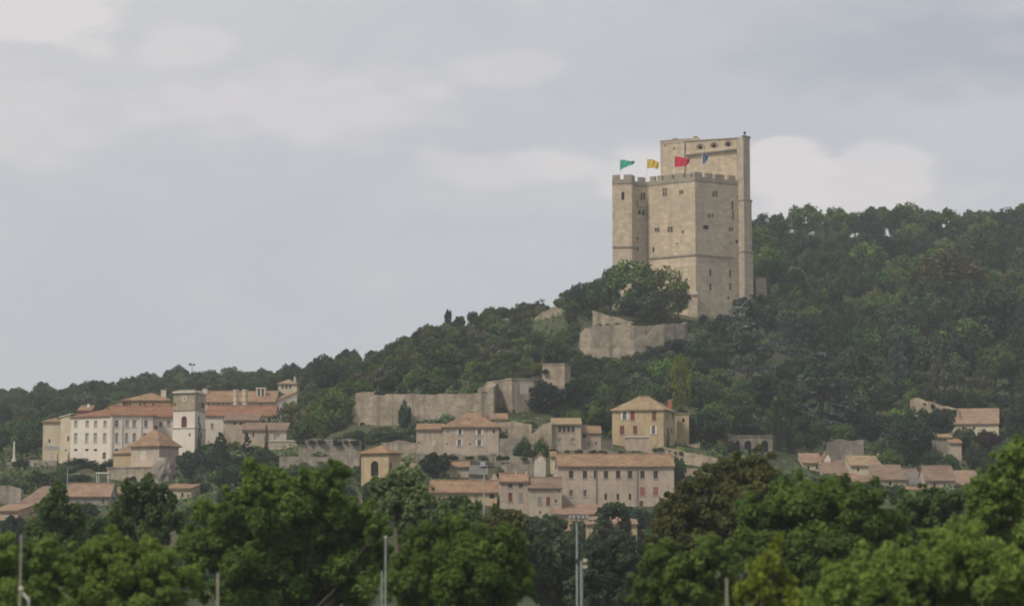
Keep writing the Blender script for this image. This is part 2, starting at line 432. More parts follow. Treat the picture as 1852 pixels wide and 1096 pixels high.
def link(o, parent=None):
    COL.objects.link(o)
    if parent is not None: o.parent = parent
    return o
def tag(o, label, cat, group=None, kind=None):
    if label: o['label'] = label
    if cat: o['category'] = cat
    if group: o['group'] = group
    if kind: o['kind'] = kind
    return o
def empty(name, loc, rz=0.0):
    o = bpy.data.objects.new(name, None)
    o.empty_display_size = 1.0
    o.location = loc
    o.rotation_euler = (0, 0, rz)
    return link(o)

class MB:
    """collects polygons, then links them as ONE mesh with metre UVs on every face"""
    def __init__(s): s.v = []; s.f = []
    def add(s, pts):
        i = len(s.v); s.v += [tuple(p) for p in pts]; s.f.append(list(range(i, i + len(pts)))); return s
    def box(s, x0, x1, y0, y1, z0, z1):
        c = [(x0, y0, z0), (x1, y0, z0), (x1, y1, z0), (x0, y1, z0), (x0, y0, z1), (x1, y0, z1), (x1, y1, z1), (x0, y1, z1)]
        for q in ((0, 3, 2, 1), (4, 5, 6, 7), (0, 1, 5, 4), (1, 2, 6, 5), (2, 3, 7, 6), (3, 0, 4, 7)):
            s.add([c[i] for i in q])
        return s
    def prism(s, poly, z0, z1):
        """poly: list of (x,y) ccw; z0,z1 numbers or lists"""
        n = len(poly)
        a = z0 if isinstance(z0, (list, tuple)) else [z0] * n
        b = z1 if isinstance(z1, (list, tuple)) else [z1] * n
        s.add([(poly[i][0], poly[i][1], b[i]) for i in range(n)])
        s.add([(poly[i][0], poly[i][1], a[i]) for i in reversed(range(n))])
        for i in range(n):
            j = (i + 1) % n
            s.add([(*poly[i], a[i]), (*poly[j], a[j]), (*poly[j], b[j]), (*poly[i], b[i])])
        return s
    def slab(s, pts, th):
        """thick slab under a roof polygon"""
        n = len(pts)
        s.add(pts); s.add([(p[0], p[1], p[2] - th) for p in reversed(pts)])
        for i in range(n):
            a, b = pts[i], pts[(i + 1) % n]
            s.add([(a[0], a[1], a[2] - th), (b[0], b[1], b[2] - th), b, a])
        return s
    def tube(s, p0, p1, r0, r1=None, n=8):
        r1 = r0 if r1 is None else r1
        p0, p1 = Vector(p0), Vector(p1)
        d = (p1 - p0).normalized()
        a = d.orthogonal().normalized(); b = d.cross(a)
        A = [p0 + (a * math.cos(2 * math.pi * k / n) + b * math.sin(2 * math.pi * k / n)) * r0 for k in range(n)]
        B = [p1 + (a * math.cos(2 * math.pi * k / n) + b * math.sin(2 * math.pi * k / n)) * r1 for k in range(n)]
        for k in range(n):
            j = (k + 1) % n
            s.add([A[k], A[j], B[j], B[k]])
        s.add(list(reversed(A))); s.add(B)
        return s
    def ball(s, c, r, n=8, sq=(1, 1, 1)):
        c = Vector(c)
        def P(i, j):
            th = math.pi * i / n; ph = 2 * math.pi * j / (2 * n)
            return c + Vector((math.sin(th) * math.cos(ph) * r * sq[0], math.sin(th) * math.sin(ph) * r * sq[1], math.cos(th) * r * sq[2]))
        for i in range(n):
            for j in range(2 * n):
                q = [P(i, j), P(i + 1, j), P(i + 1, j + 1), P(i, j + 1)]
                if i == 0: q = q[:3]
                elif i == n - 1: q = [q[0], q[1], q[3]]
                s.add(q)
        return s
    def mesh(s, name, mat):
        me = bpy.data.meshes.new(name)
        me.from_pydata(s.v, [], s.f)
        uv = me.uv_layers.new(name='UVMap')
        buf = np.zeros(len(me.loops) * 2, dtype=np.float32)
        k = 0
        for f in s.f:
            P = [Vector(s.v[i]) for i in f]
            nrm = Vector((0, 0, 0))
            for i in range(1, len(P) - 1):
                nrm += (P[i] - P[0]).cross(P[i + 1] - P[0])
            if nrm.length > 1e-9: nrm.normalize()
            else: nrm = Vector((0, 0, 1))
            u = Vector((0, 0, 1)).cross(nrm)
            u = u.normalized() if u.length > 1e-3 else Vector((1, 0, 0))
            v = nrm.cross(u)
            for p in P:
                buf[k] = p.dot(u); buf[k + 1] = p.dot(v); k += 2
        uv.data.foreach_set('uv', buf)
        me.materials.append(mat)
        me.update()
        return me
    def build(s, name, mat, parent=None, loc=None, rz=0.0):
        o = bpy.data.objects.new(name, s.mesh(name, mat))
        if loc is not None: o.location = loc
        if rz: o.rotation_euler = (0, 0, rz)
        return link(o, parent)
    def moved(s, fn):
        s.v = [tuple(fn(*p)) for p in s.v]; return s

PROTECT = []        # (px0, py0, px1, py1, Y): things that trees standing nearer must not hide
def protect(px0, py0, px1, py1, Y): PROTECT.append((px0, py0, px1, py1, Y))

# ------------------------------------------------------------------ ground sheet
def ground_sheet():
    def axis(spans):
        out = []
        for a, b, st in spans: out += list(np.arange(a, b, st))
        return np.array(out + [spans[-1][1]])
    xs = axis([(-6000, -1000, 500), (-1000, -200, 50), (-200, 260, 4), (260, 1000, 50), (1000, 6000, 500)])
    ys = axis([(-1500, 0, 250), (0, 380, 20), (380, 1000, 4), (1000, 1700, 25), (1700, 9000, 500)])
    X, Y = np.meshgrid(xs, ys)
    Z = ground_arr(X, Y)
    rng = np.random.RandomState(3)
    bump = np.array([[mnoise.noise((x * .09, y * .09, 0)) for x in xs] for y in ys])
    Z = Z + np.where((Y > 400) & (Y < 1200), bump * 0.5, 0.0)
    n, m = len(ys), len(xs)
    V = np.stack([X.ravel(), Y.ravel(), Z.ravel()], 1)
    i = np.arange(n - 1)[:, None] * m + np.arange(m - 1)[None, :]
    Fc = np.stack([i, i + 1, i + m + 1, i + m], -1).reshape(-1, 4)
    o = bpy.data.objects.new('ground', fast_mesh('ground', V, Fc, M['ground'], smooth=True))
    o['kind'] = 'structure'
    link(o)
ground_sheet()
# ------------------------------------------------------------------ walls with real openings
V2 = lambda p: Vector((p[0], p[1]))
def arc(uc, zc, r, a0, a1, n=6):
    return [(uc + r * math.cos(a0 + (a1 - a0) * k / n), zc + r * math.sin(a0 + (a1 - a0) * k / n)) for k in range(n + 1)]
def panel(mb, A, B, z0, z1, holes=(), reveal=0.3):
    A, B = V2(A), V2(B)
    L = (B - A).length; U = (B - A) / L; I = Vector((-U.y, U.x))
    def P(u, z, d=0.0):
        q = A + U * u + I * d
        return (q.x, q.y, z)
    us = sorted({0.0, L} | {min(max(h[0], 0), L) for h in holes} | {min(max(h[1], 0), L) for h in holes})
    zs = sorted({z0, z1} | {h[2] for h in holes if z0 < h[2] < z1} | {h[3] for h in holes if z0 < h[3] < z1})
    for i in range(len(us) - 1):
        for j in range(len(zs) - 1):
            uc, zc = (us[i] + us[i + 1]) / 2, (zs[j] + zs[j + 1]) / 2
            if any(h[0] < uc < h[1] and h[2] < zc < h[3] for h in holes): continue
            mb.add([P(us[i], zs[j]), P(us[i + 1], zs[j]), P(us[i + 1], zs[j + 1]), P(us[i], zs[j + 1])])
    for h in holes:
        u0, u1, a, b = h[:4]; D = reveal
        if len(h) > 4 and h[4]:
            r = min((u1 - u0) / 2, b - a); uc = (u0 + u1) / 2; zc = b - r
            rz = r / ((u1 - u0) / 2)
            left = [(uc + (x - uc) / rz if rz else x, z) for x, z in arc(uc, zc, r, math.pi, math.pi / 2)]
            right = [(uc + (x - uc) / rz, z) for x, z in arc(uc, zc, r, math.pi / 2, 0)]
            mb.add([P(u0, b)] + [P(*q) for q in left])
            mb.add([P(*q) for q in right] + [P(u1, b)])
            al = left + right[1:]
            for q0, q1 in zip(al, al[1:]):
                mb.add([P(*q0), P(*q1), P(q1[0], q1[1], D), P(q0[0], q0[1], D)])
            top = zc
        else:
            mb.add([P(u0, b), P(u1, b), P(u1, b, D), P(u0, b, D)]); top = b
        mb.add([P(u0, a, D), P(u1, a, D), P(u1, a), P(u0, a)])
        mb.add([P(u0, a), P(u0, top), P(u0, top, D), P(u0, a, D)])
        mb.add([P(u1, a, D), P(u1, top, D), P(u1, top), P(u1, a)])

class Face:
    """a vertical wall plane of a thing, seen in photo pixels"""
    def __init__(s, root_loc, rz, A, B):
        s.A, s.B = V2(A), V2(B)
        c, n = math.cos(rz), math.sin(rz)
        rot = lambda p: Vector((p.x * c - p.y * n, p.x * n + p.y * c))
        s.W = rot(s.A) + V2(root_loc); s.zr = root_loc[2]
        s.L = (s.B - s.A).length
        s.U = rot(s.B - s.A) / s.L
        s.u = (s.B - s.A) / s.L; s.I = Vector((-s.u.y, s.u.x))
    def uz(s, px, py):
        d = ray(px, py)
        det = d[0] * (-s.U.y) + s.U.x * d[1]
        t = (s.W.x * (-s.U.y) + s.U.x * s.W.y) / det
        q = Vector((d[0] * t, d[1] * t)) - s.W
        return q.dot(s.U), CZ + d[2] * t - s.zr
    def P(s, u, z, d=0.0):
        q = s.A + s.u * u + s.I * d
        return (q.x, q.y, z)
    def bar(s, mb, u0, u1, z0, z1, d0, d1):
        c = [s.P(u0, z0, d0), s.P(u1, z0, d0), s.P(u1, z0, d1), s.P(u0, z0, d1), s.P(u0, z1, d0), s.P(u1, z1, d0), s.P(u1, z1, d1), s.P(u0, z1, d1)]
        for q in ((0, 3, 2, 1), (4, 5, 6, 7), (0, 1, 5, 4), (1, 2, 6, 5), (2, 3, 7, 6), (3, 0, 4, 7)):
            mb.add([c[i] for i in q])
        return mb
    def hole(s, px, py, wpx, hpx, arch=False):
        u0, _ = s.uz(px - wpx / 2, py); u1, _ = s.uz(px + wpx / 2, py)
        _, a = s.uz(px, py + hpx / 2); _, b = s.uz(px, py - hpx / 2)
        if u0 > u1: u0, u1 = u1, u0
        u0 = max(u0, 0.06); u1 = min(u1, s.L - 0.06)
        return (u0, u1, a, b, arch)

def window(root, fc, h, kind, reveal=0.3):
    u0, u1, a, b = h[:4]
    wd, ht = u1 - u0, b - a
    bar = fc.bar
    if kind in ('o', 'a'):
        return bar(MB(), u0 - .15, u1 + .15, a - .15, b + .15, reveal + .004, reveal + .08).build('window', M['dark'], root)  # back panel painted near-black for the darkness inside
    if kind == 'p':
        return bar(MB(), u0, u1, a, b, 0.06, 0.2).build('blocked_window', M['pale'], root)
    if kind in ('R', 'N'):
        dr = bar(MB(), u0, u1, a, b, 0.14, 0.2)
        dr = dr.build('door', M['red'] if kind == 'R' else M['frame_brown'], root)
        m = MB(); bar(m, u0 + wd * .15, u1 - wd * .15, a + ht * .55, b - ht * .1, 0.11, 0.14); bar(m, u0 + wd * .15, u1 - wd * .15, a + ht * .1, a + ht * .45, 0.11, 0.14)
        m.build('door_panel', M['red'] if kind == 'R' else M['frame_brown'], dr)
        return dr
    ft = min(0.09, wd * .1)
    m = MB()
    fm = M['frame_brown'] if kind in ('D', 'A') else M['frame']
    bar(m, u0, u0 + ft, a, b, .14, .2); bar(m, u1 - ft, u1, a, b, .14, .2)
    bar(m, u0 + ft, u1 - ft, a, a + ft, .14, .2); bar(m, u0 + ft, u1 - ft, b - ft, b, .14, .2)
    uc = (u0 + u1) / 2
    bar(m, uc - ft * .4, uc + ft * .4, a + ft, b - ft, .145, .195)
    if ht > 1.5: bar(m, u0 + ft, uc - ft * .4, a + ht * .6, a + ht * .6 + ft * .6, .145, .195); bar(m, uc + ft * .4, u1 - ft, a + ht * .6, a + ht * .6 + ft * .6, .145, .195)
    o = m.build('window', fm, root)
    bar(MB(), u0 - .1, u1 + .1, a - .1, b + .1, .304, .34).build('pane', M['bluepane'] if kind == 'b' else (M['red'] if kind == 'A' else M['glass']), o)
    if kind in ('r', 'k', 'g'):
        sm = M[{'r': 'red', 'k': 'redpink', 'g': 'greyshutter'}[kind]]
        for s0, s1 in ((u0 + .02, uc - .02), (uc + .02, u1 - .02)):
            q = MB(); bar(q, s0, s1, a + .02, b - .02, .04, .09)
            for k in range(3):
                zz = a + ht * (.15 + .33 * k); bar(q, s0 + .03, s1 - .03, zz, zz + .1, .015, .04)
            q.build('shutter', sm, o)
    if kind in ('w', 'W'):
        sm = M['whiteshutter'] if kind == 'w' else M['greyshutter']
        for s0, s1 in ((u0 - wd * .48, u0 - .02), (u1 + .02, u1 + wd * .48)):
            q = MB(); bar(q, s0, s1, a, b, -.06, -.012)
            for k in range(3):
                zz = a + ht * (.12 + .33 * k); bar(q, s0 + .03, s1 - .03, zz, zz + .1, -.085, -.06)
            q.build('shutter', sm, o)
    if kind not in ('A',):
        bar(MB(), u0 - .12, u1 + .12, a - .12, a - .005, -.1, .1).build('sill', M['sill'], o)
    return o

def house(name, label, pl, pr, yb, ye, yr, depth, roof='gx', wall='beige', tile='tile', wins=(), ext=4.0, over=0.4,
          cat='house', group=None, chim=(), hipin=None, prot=True, cornice=True, yprot=None, rootlabel=None):
    """pl, pr: (photo column, distance) of the facade's ends; yb, ye, yr: photo rows of base, eave and ridge"""
    A = at(pl[0], ye, pl[1]); B = at(pr[0], ye, pr[1])
    w_ = math.hypot(B.x - A.x, B.y - A.y); rz = math.atan2(B.y - A.y, B.x - A.x)
    zb = zat(yb, pl[1]); ze = A.z - zb
    loc = (A.x, A.y, zb)
    root = empty(name, loc, rz)
    tag(root, label, cat, group)
    d = depth
    corners = [(0, 0), (w_, 0), (w_, d), (0, d)]
    faces = {'f': Face(loc, rz, corners[0], corners[1]), 'r': Face(loc, rz, corners[1], corners[2]),
             'b': Face(loc, rz, corners[2], corners[3]), 'l': Face(loc, rz, corners[3], corners[0])}
    holes = {k: [] for k in faces}
    made = []
    for wl, px, py, wp, hp, kd in wins:
        h = faces[wl].hole(px, py, wp, hp, kd in ('a', 'A'))
        h = (h[0], h[1], h[2], min(h[3], ze - 0.1), h[4])
        if h[1] - h[0] < 0.15 or h[3] - h[2] < 0.15: continue
        holes[wl].append(h); made.append((wl, h, kd))
    mb = MB()
    for k, f in faces.items():
        panel(mb, f.A, f.B, -ext, ze, holes[k])
    pmid = (pl[0] + pr[0]) / 2
    ymid = (pl[1] + pr[1]) / 2
    th, o = 0.2, over
    rf = MB()
    ridge = None
    if roof in ('gx', 'hip'):
        zr = zat(yr, ymid + d / 2) - zb
        sl = (zr - ze) / (d / 2)
        if roof == 'gx':
            mb.add([(0, d, ze), (0, 0, ze), (0, d / 2, zr)]); mb.add([(w_, 0, ze), (w_, d, ze), (w_, d / 2, zr)])
            e = ze - o * sl + th; so = 0.18
            rf.slab([(-so, -o, e), (w_ + so, -o, e), (w_ + so, d / 2, zr + th), (-so, d / 2, zr + th)], th)
            rf.slab([(w_ + so, d + o, e), (-so, d + o, e), (-so, d / 2, zr + th), (w_ + so, d / 2, zr + th)], th)
            ridge = ((-so, d / 2, zr + th + .02), (w_ + so, d / 2, zr + th + .02))
        else:
            hi = d / 2 if hipin is None else hipin
            hi = min(hi, w_ / 2 - 0.02)
            e = ze - o * sl + th
            c = [(-o, -o, e), (w_ + o, -o, e), (w_ + o, d + o, e), (-o, d + o, e)]
            r0, r1 = (hi, d / 2, zr + th), (w_ - hi, d / 2, zr + th)
            rf.slab([c[0], c[1], r1, r0], th); rf.slab([c[2], c[3], r0, r1], th)
            rf.slab([c[1], c[2], r1], th); rf.slab([c[3], c[0], r0], th)
            ridge = ((r0[0], r0[1], r0[2] + .02), (r1[0], r1[1], r1[2] + .02))
    elif roof == 'gy':
        zr = zat(yr, ymid) - zb
        sl = (zr - ze) / (w_ / 2)
        mb.add([(0, 0, ze), (w_, 0, ze), (w_ / 2, 0, zr)]); mb.add([(w_, d, ze), (0, d, ze), (w_ / 2, d, zr)])
        e = ze - o * sl + th; so = 0.2
        rf.slab([(-o, d + so, e), (-o, -so, e), (w_ / 2, -so, zr + th), (w_ / 2, d + so, zr + th)], th)
        rf.slab([(w_ + o, -so, e), (w_ + o, d + so, e), (w_ / 2, d + so, zr + th), (w_ / 2, -so, zr + th)], th)
        ridge = ((w_ / 2, -so, zr + th + .02), (w_ / 2, d + so, zr + th + .02))
    elif roof == 'shed':
        zr = zat(yr, ymid + d) - zb
        sl = (zr - ze) / d
        mb.add([(0, d, ze), (0, 0, ze), (0, d, zr)]); mb.add([(w_, 0, ze), (w_, d, ze), (w_, d, zr)]); mb.add([(w_, d, ze), (0, d, ze), (0, d, zr), (w_, d, zr)])
        e = ze - o * sl + th
        rf.slab([(-.18, -o, e), (w_ + .18, -o, e), (w_ + .18, d + .1, zr + .1 * sl + th), (-.18, d + .1, zr + .1 * sl + th)], th)
    elif roof in ('shedr', 'shedl'):
        zr = zat(yr, ymid) - zb
        if roof == 'shedl':          # high on the left, low on the right
            hl, hr_ = zr, ze
        else:
            hl, hr_ = ze, zr
        mb.add([(0, 0, ze), (w_, 0, ze), (w_, 0, hr_), (0, 0, hl)] if False else ([(0, 0, ze), (w_, 0, ze), (0, 0, hl)] if roof == 'shedl' else [(0, 0, ze), (w_, 0, ze), (w_, 0, hr_)]))
        sl = (hr_ - hl) / w_
        rf.slab([(-.3, -.25, hl - .3 * sl + th), (w_ + .3, -.25, hr_ + .3 * sl + th), (w_ + .3, d + .2, hr_ + .3 * sl + th), (-.3, d + .2, hl - .3 * sl + th)], th)
    else:
        rf.box(-.15, w_ + .15, -.15, d + .15, ze + .002, ze + .28)
    wall_o = mb.build('wall', M[wall], root)
    roof_o = rf.build('roof', M[tile], root)
    if ridge:
        p0, p1 = Vector(ridge[0]), Vector(ridge[1])
        if (p1 - p0).length > .5:
            MB().tube(p0, p1, .16, n=6).build('ridge_tile', M[tile], roof_o)
    if cornice and roof in ('gx', 'hip', 'shed'):
        MB().box(-.16 if roof == 'hip' else 0.02, w_ + .16 if roof == 'hip' else w_ - .02, -.2, -.003, ze - .32, ze - .06).build('cornice', M[wall], root)
    for wl, h, kd in made:
        window(root, faces[wl], h, kd)
    for px, y0, y1, wp, cy, mt in chim:
        ya = ymid + cy
        p = at(px, y1, ya); p2 = at(px, y0, ya)
        hw = wp / 2 / F * ya
        c, n = math.cos(-rz), math.sin(-rz)
        q = Vector((p.x - A.x, p.y - A.y)); q = Vector((q.x * c - q.y * n, q.x * n + q.y * c))
        m = MB(); m.box(q.x - hw, q.x + hw, q.y - hw * .8, q.y + hw * .8, p.z - zb - 1.0, p2.z - zb)
        ch = m.build('chimney', M[mt], roof_o)
        MB().box(q.x - hw - .08, q.x + hw + .08, q.y - hw * .8 - .08, q.y + hw * .8 + .08, p2.z - zb + .002, p2.z - zb + .12).build('chimney_cap', M['sill'], roof_o)
    if prot:
        protect(pl[0] - 2, min(yr, ye) - 2, pr[0] + 2, yb if yprot is None else yprot, min(pl[1], pr[1]))
    HOUSES[name + '|' + label] = (root, faces, loc, rz)
    return root
HOUSES = {}

def wall_strip(name, label, pts, thick=0.9, mat='rampart', cat='wall', ext=3.0, rough=0.22, jit=0.07, cell=1.0, prot=True, group=None, seed=1, kids=None):
    """free-standing or retaining masonry wall along pts (photo column, row of top, row of foot, distance)"""
    P = []
    for (p0, t0, b0, y0), (p1, t1, b1, y1) in zip(pts, pts[1:]):
        a, b = at(p0, t0, y0), at(p1, t1, y1)
        n = max(2, int(math.hypot(b.x - a.x, b.y - a.y) / cell))
        za, zb_ = zat(b0, y0) - ext, zat(b1, y1) - ext
        for k in range(n):
            f = k / n
            q = a.lerp(b, f)
            P.append((q.x, q.y, q.z, za + (zb_ - za) * f))
    e = pts[-1]; q = at(e[0], e[1], e[3]); P.append((q.x, q.y, q.z, zat(e[2], e[3]) - ext))
    o = Vector((P[0][0], P[0][1], P[0][3]))
    mb = MB(); rows = []
    nz = max(2, int(max(p[2] - p[3] for p in P) / (cell * 1.3)))
    for i, p in enumerate(P):
        a = P[max(0, i - 1)]; b = P[min(len(P) - 1, i + 1)]
        t_ = Vector((b[0] - a[0], b[1] - a[1])).normalized(); I = Vector((-t_.y, t_.x))
        top = p[2] + rough * 2 * mnoise.noise((i * .35, seed * 7.1, 0)) + rough * (mnoise.noise((i * 1.7, seed * 3.3, 5)))
        r = []
        for j in range(nz + 1):
            z = p[3] + (top - p[3]) * j / nz
            dd = jit * (mnoise.noise((p[0] * 1.7, z * 1.7, seed)) + .8 * mnoise.noise((p[0] * 4.1, z * 4.1, seed + 3))) if 0 < i < len(P) - 1 else 0
            r.append((p[0] + I.x * dd - o.x, p[1] + I.y * dd - o.y, z - o.z))
        bk = [(p[0] + I.x * thick - o.x, p[1] + I.y * thick - o.y, top - .1 - o.z), (p[0] + I.x * thick - o.x, p[1] + I.y * thick - o.y, p[3] - o.z)]
        rows.append((r, bk))
    for (r0, k0), (r1, k1) in zip(rows, rows[1:]):
        for j in range(nz):
            mb.add([r0[j], r1[j], r1[j + 1], r0[j + 1]])
        mb.add([r0[nz], r1[nz], k1[0], k0[0]])
        mb.add([k1[1], k0[1], k0[0], k1[0]])
    for (r, k), fl in ((rows[0], 0), (rows[-1], 1)):
        pts_ = r + k if fl else list(reversed(r + k))
        mb.add(pts_)
    ob = mb.build(name, M[mat], None, o)
    tag(ob, label, cat, group, 'thing')
    if prot:
        protect(min(p[0] for p in pts), min(p[1] for p in pts), max(p[0] for p in pts), max(p[2] for p in pts), min(p[3] for p in pts))
    return ob

def rock(name, label, px0, px1, py0, py1, Y, dep=4.0, seed=2, mat='rock'):
    a, b = at(px0, py1, Y), at(px1, py0, Y)
    c = Vector(((a.x + b.x) / 2, Y + dep * .3, a.z - 1.0)); rx = (b.x - a.x) / 2; h = b.z - a.z + 1.0
    n, m = 34, 22
    V = []
    for j in range(m + 1):
        f = j / m
        for i in range(n):
            th = 2 * math.pi * i / n
            prof = (1 - f ** 3.2) ** .5 if f < 1 else 0.0
            p = Vector((math.cos(th) * rx * prof, math.sin(th) * dep * prof, f * h))
            k = 1 + .28 * mnoise.noise((p.x * .25 + seed * 9, p.y * .25, p.z * .12)) + .16 * mnoise.noise((p.x * .8, p.y * .8 + seed, p.z * .5)) + .08 * mnoise.noise((p.x * 2, p.y * 2 + seed, p.z * 1.2))
            V.append((p.x * k, p.y * k, p.z * (1 + .06 * mnoise.noise((p.x * .5, p.y * .5, seed)))))
    mb = MB()
    for j in range(m):
        for i in range(n):
            i2 = (i + 1) % n
            mb.add([V[j * n + i], V[j * n + i2], V[(j + 1) * n + i2], V[(j + 1) * n + i]])
    o = mb.build(name, M[mat], None, c)
    tag(o, label, 'rock')
    protect(px0, py0, px1, py1, Y)
    return o

# ================================================================== the keep
TB = zat(575, 700) - 5.0
C0 = at(1258, 450, 700)
t_loc = (C0.x, C0.y, TB)
tower = empty('castle_keep', t_loc)
tag(tower, 'tall pale limestone keep with battlements crowning the wooded hill', 'castle')
def tp(px, Y, py=420):
    q = at(px, py, Y); return (q.x - C0.x, q.y - C0.y)
def tz(py, Y): return zat(py, Y) - TB
ZN = tz(319.5, 700)          # floor of the gaps between merlons
ZM = tz(311, 700)            # top of merlons
ZP = ZN - 1.7                # foot of the darker weathered parapet
T0, T1, T2, T3 = tp(1107.5, 706), tp(1143, 705), tp(1150.5, 709.5), tp(1170.5, 711)
L1, CC, R1 = tp(1174.5, 709.5), (0.0, 0.0), tp(1336, 708.5)
PA, PB = tp(1346, 705.5), tp(1359, 708)
RB, LB = tp(1356, 742), tp(1110, 742)
def tface(A, B): return Face(t_loc, 0.0, A, B)
def tower_wall(A, B, ops, mat, z1=None, par=True):
    fc = tface(A, B); hs = []
    for px, py, wp, hp, ar in ops:
        hs.append(fc.hole(px, py, wp * 1.22, hp * 1.15, ar))
    mb = MB(); top = (ZP if par else z1)
    panel(mb, A, B, -4.0, top, hs, 0.7)
    wl = mb.build('wall', M[mat], tower)
    if par:
        m2 = MB(); panel(m2, A, B, ZP, ZN)
        fc.bar(MB(), 0, fc.L, ZP, ZN, .003, .8)
        m2.build('parapet', M['tower_cap'], tower)
    for h in hs: window(tower, fc, h, 'o', 0.7)
    return fc
f_t = tower_wall(T0, T1, [(1126.5, 354.5, 4.5, 13, True)], 'tower')
f_s = tower_wall(T1, T2, [], 'tower')
f_r = tower_wall(T2, T3, [(1160.6, 356, 3, 13, True), (1165.4, 356, 3, 13, True), (1156.8, 384, 4.4, 8, True), (1164, 384.5, 4.4, 9, True), (1153.6, 431, 2.6, 5, False), (1153.6, 449.5, 2.6, 6, False)], 'tower')
f_q = tower_wall(T3, L1, [], 'tower_shade_tone')
f_l = tower_wall(L1, CC, [(1200, 343.5, 2.6, 5, False), (1204.3, 343.5, 2.6, 5, False), (1200, 351, 2.6, 7, True), (1204.3, 351, 2.6, 7, True), (1230, 347.5, 2.6, 7, True), (1234.2, 347, 2.6, 7, True),
    (1185.8, 415.5, 3, 7, True), (1190.4, 415.5, 3, 7, True), (1209.6, 415, 3, 9, True), (1214.6, 415, 3, 9, True), (1235.3, 419.5, 2.4, 5, False), (1224.3, 440.7, 2.6, 2.6, False), (1181.6, 452, 2.8, 8, False)], 'tower')
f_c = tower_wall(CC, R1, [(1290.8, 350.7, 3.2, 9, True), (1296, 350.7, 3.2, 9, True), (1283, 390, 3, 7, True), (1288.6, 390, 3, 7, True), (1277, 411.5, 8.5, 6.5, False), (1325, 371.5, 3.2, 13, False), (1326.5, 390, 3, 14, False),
    (1319.8, 415, 3, 6, False), (1324.4, 415, 3, 6, False), (1285.3, 493.5, 3.2, 11, False), (1285.3, 518.5, 3.2, 11, False), (1321, 495, 3.2, 11, False), (1321, 518, 3.2, 11, False), (1317, 539, 3, 4, False), (1333, 437.5, 4.5, 6, False), (1321.5, 440, 2, 2, False)], 'tower_shade_tone')
for A, B in ((RB, LB), (LB, T0)):
    m = MB(); panel(m, A, B, -4.0, ZN); m.build('wall', M['tower'], tower)
MB().prism([T0, T1, T2, T3, L1, CC, R1, RB, LB], ZN - 1.4, ZN - 1.1).build('roof_deck', M['tower_cap'], tower)
# merlons, each a stone block on the parapet
def merlon(fc, p0, p1, top=None, bot=None):
    u0, _ = fc.uz(p0, 316); u1, _ = fc.uz(p1, 316)
    u0, u1 = max(min(u0, u1), 0.0), min(max(u0, u1), fc.L)
    if u1 - u0 < .2: return
    m = MB(); fc.bar(m, u0, u1, (ZN if bot is None else bot) + .002, (ZM if top is None else top), .012, .85)
    m.build('merlon', M['tower_cap'], tower)
for p0, p1 in ((1107.6, 1121), (1128, 1143)): merlon(f_t, p0, p1)
merlon(f_s, 1143.4, 1148.5)
merlon(f_r, 1155, 1167.5)
merlon(f_l, 1175, 1184); merlon(f_l, 1188, 1197); merlon(f_l, 1200, 1216); merlon(f_l, 1220, 1236); merlon(f_l, 1240, 1249, ZM - .3); merlon(f_l, 1252, 1258)
merlon(f_c, 1258.2, 1270); merlon(f_c, 1277, 1289); merlon(f_c, 1295, 1310); merlon(f_c, 1318, 1330)
# string courses: thin projecting ledges
zs1 = tz(460, 700)
m = MB(); f_l.bar(m, 0, f_l.L, zs1 - .3, zs1 + .2, -.3, -.002); m.build('string_course', M['tower_cap'], tower)
m = MB(); f_c.bar(m, 0, f_c.L * .88, zs1 - .3, zs1 + .2, -.3, -.002); m.build('string_course', M['tower_cap'], tower)
zs2 = tz(446.5, 706)
m = MB(); f_t.bar(m, 0, f_t.L, zs2 - .25, zs2 + .2, -.3, -.002); m.build('string_course', M['tower_cap'], tower)
m = MB(); f_s.bar(m, 0, f_s.L, zs2 - .25, zs2 + .2, -.3, -.002); m.build('string_course', M['tower_cap'], tower)
# lighter oriel panel in the recess, corbelled
u0, za = f_r.uz(1153, 381); u1, zb_ = f_r.uz(1166, 363)
m = MB(); f_r.bar(m, u0, u1, za + 1.2, zb_, -.55, -.002); m.build('oriel', M['tower'], tower)
# tall end pier rising through to the highest roofline
zt = tz(248.5, 707)
for z0, z1, px in ((-4.0, tz(455, 707), 1361.5), (tz(455, 707), tz(362, 707), 1359.8), (tz(362, 707), zt, 1357.6)):
    B2 = tp(px, 708)
    poly = [R1, PA, B2, (B2[0] + .6, RB[1]), (R1[0] + .5, RB[1])]
    MB().prism(poly, z0, z1).build('pier', M['tower_shade_tone'], tower)
    q = [(R1[0] - .05, R1[1] - .1), (PA[0] - .1, PA[1] - .22), (B2[0] + .25, B2[1] - .2), (B2[0] + .85, RB[1]), (R1[0] + .5, RB[1])]
    if z1 != zt: MB().prism(q, z1 - .25, z1 + .12).build('offset_ledge', M['tower_cap'], tower)
MB().prism([(PA[0] - .25, PA[1] - .25), (B2[0] + .25, B2[1] - .25), (B2[0] + .85, RB[1]), (PA[0] - .1, RB[1])], zt, zt + .35).build('pier_cap', M['tower_cap'], tower)
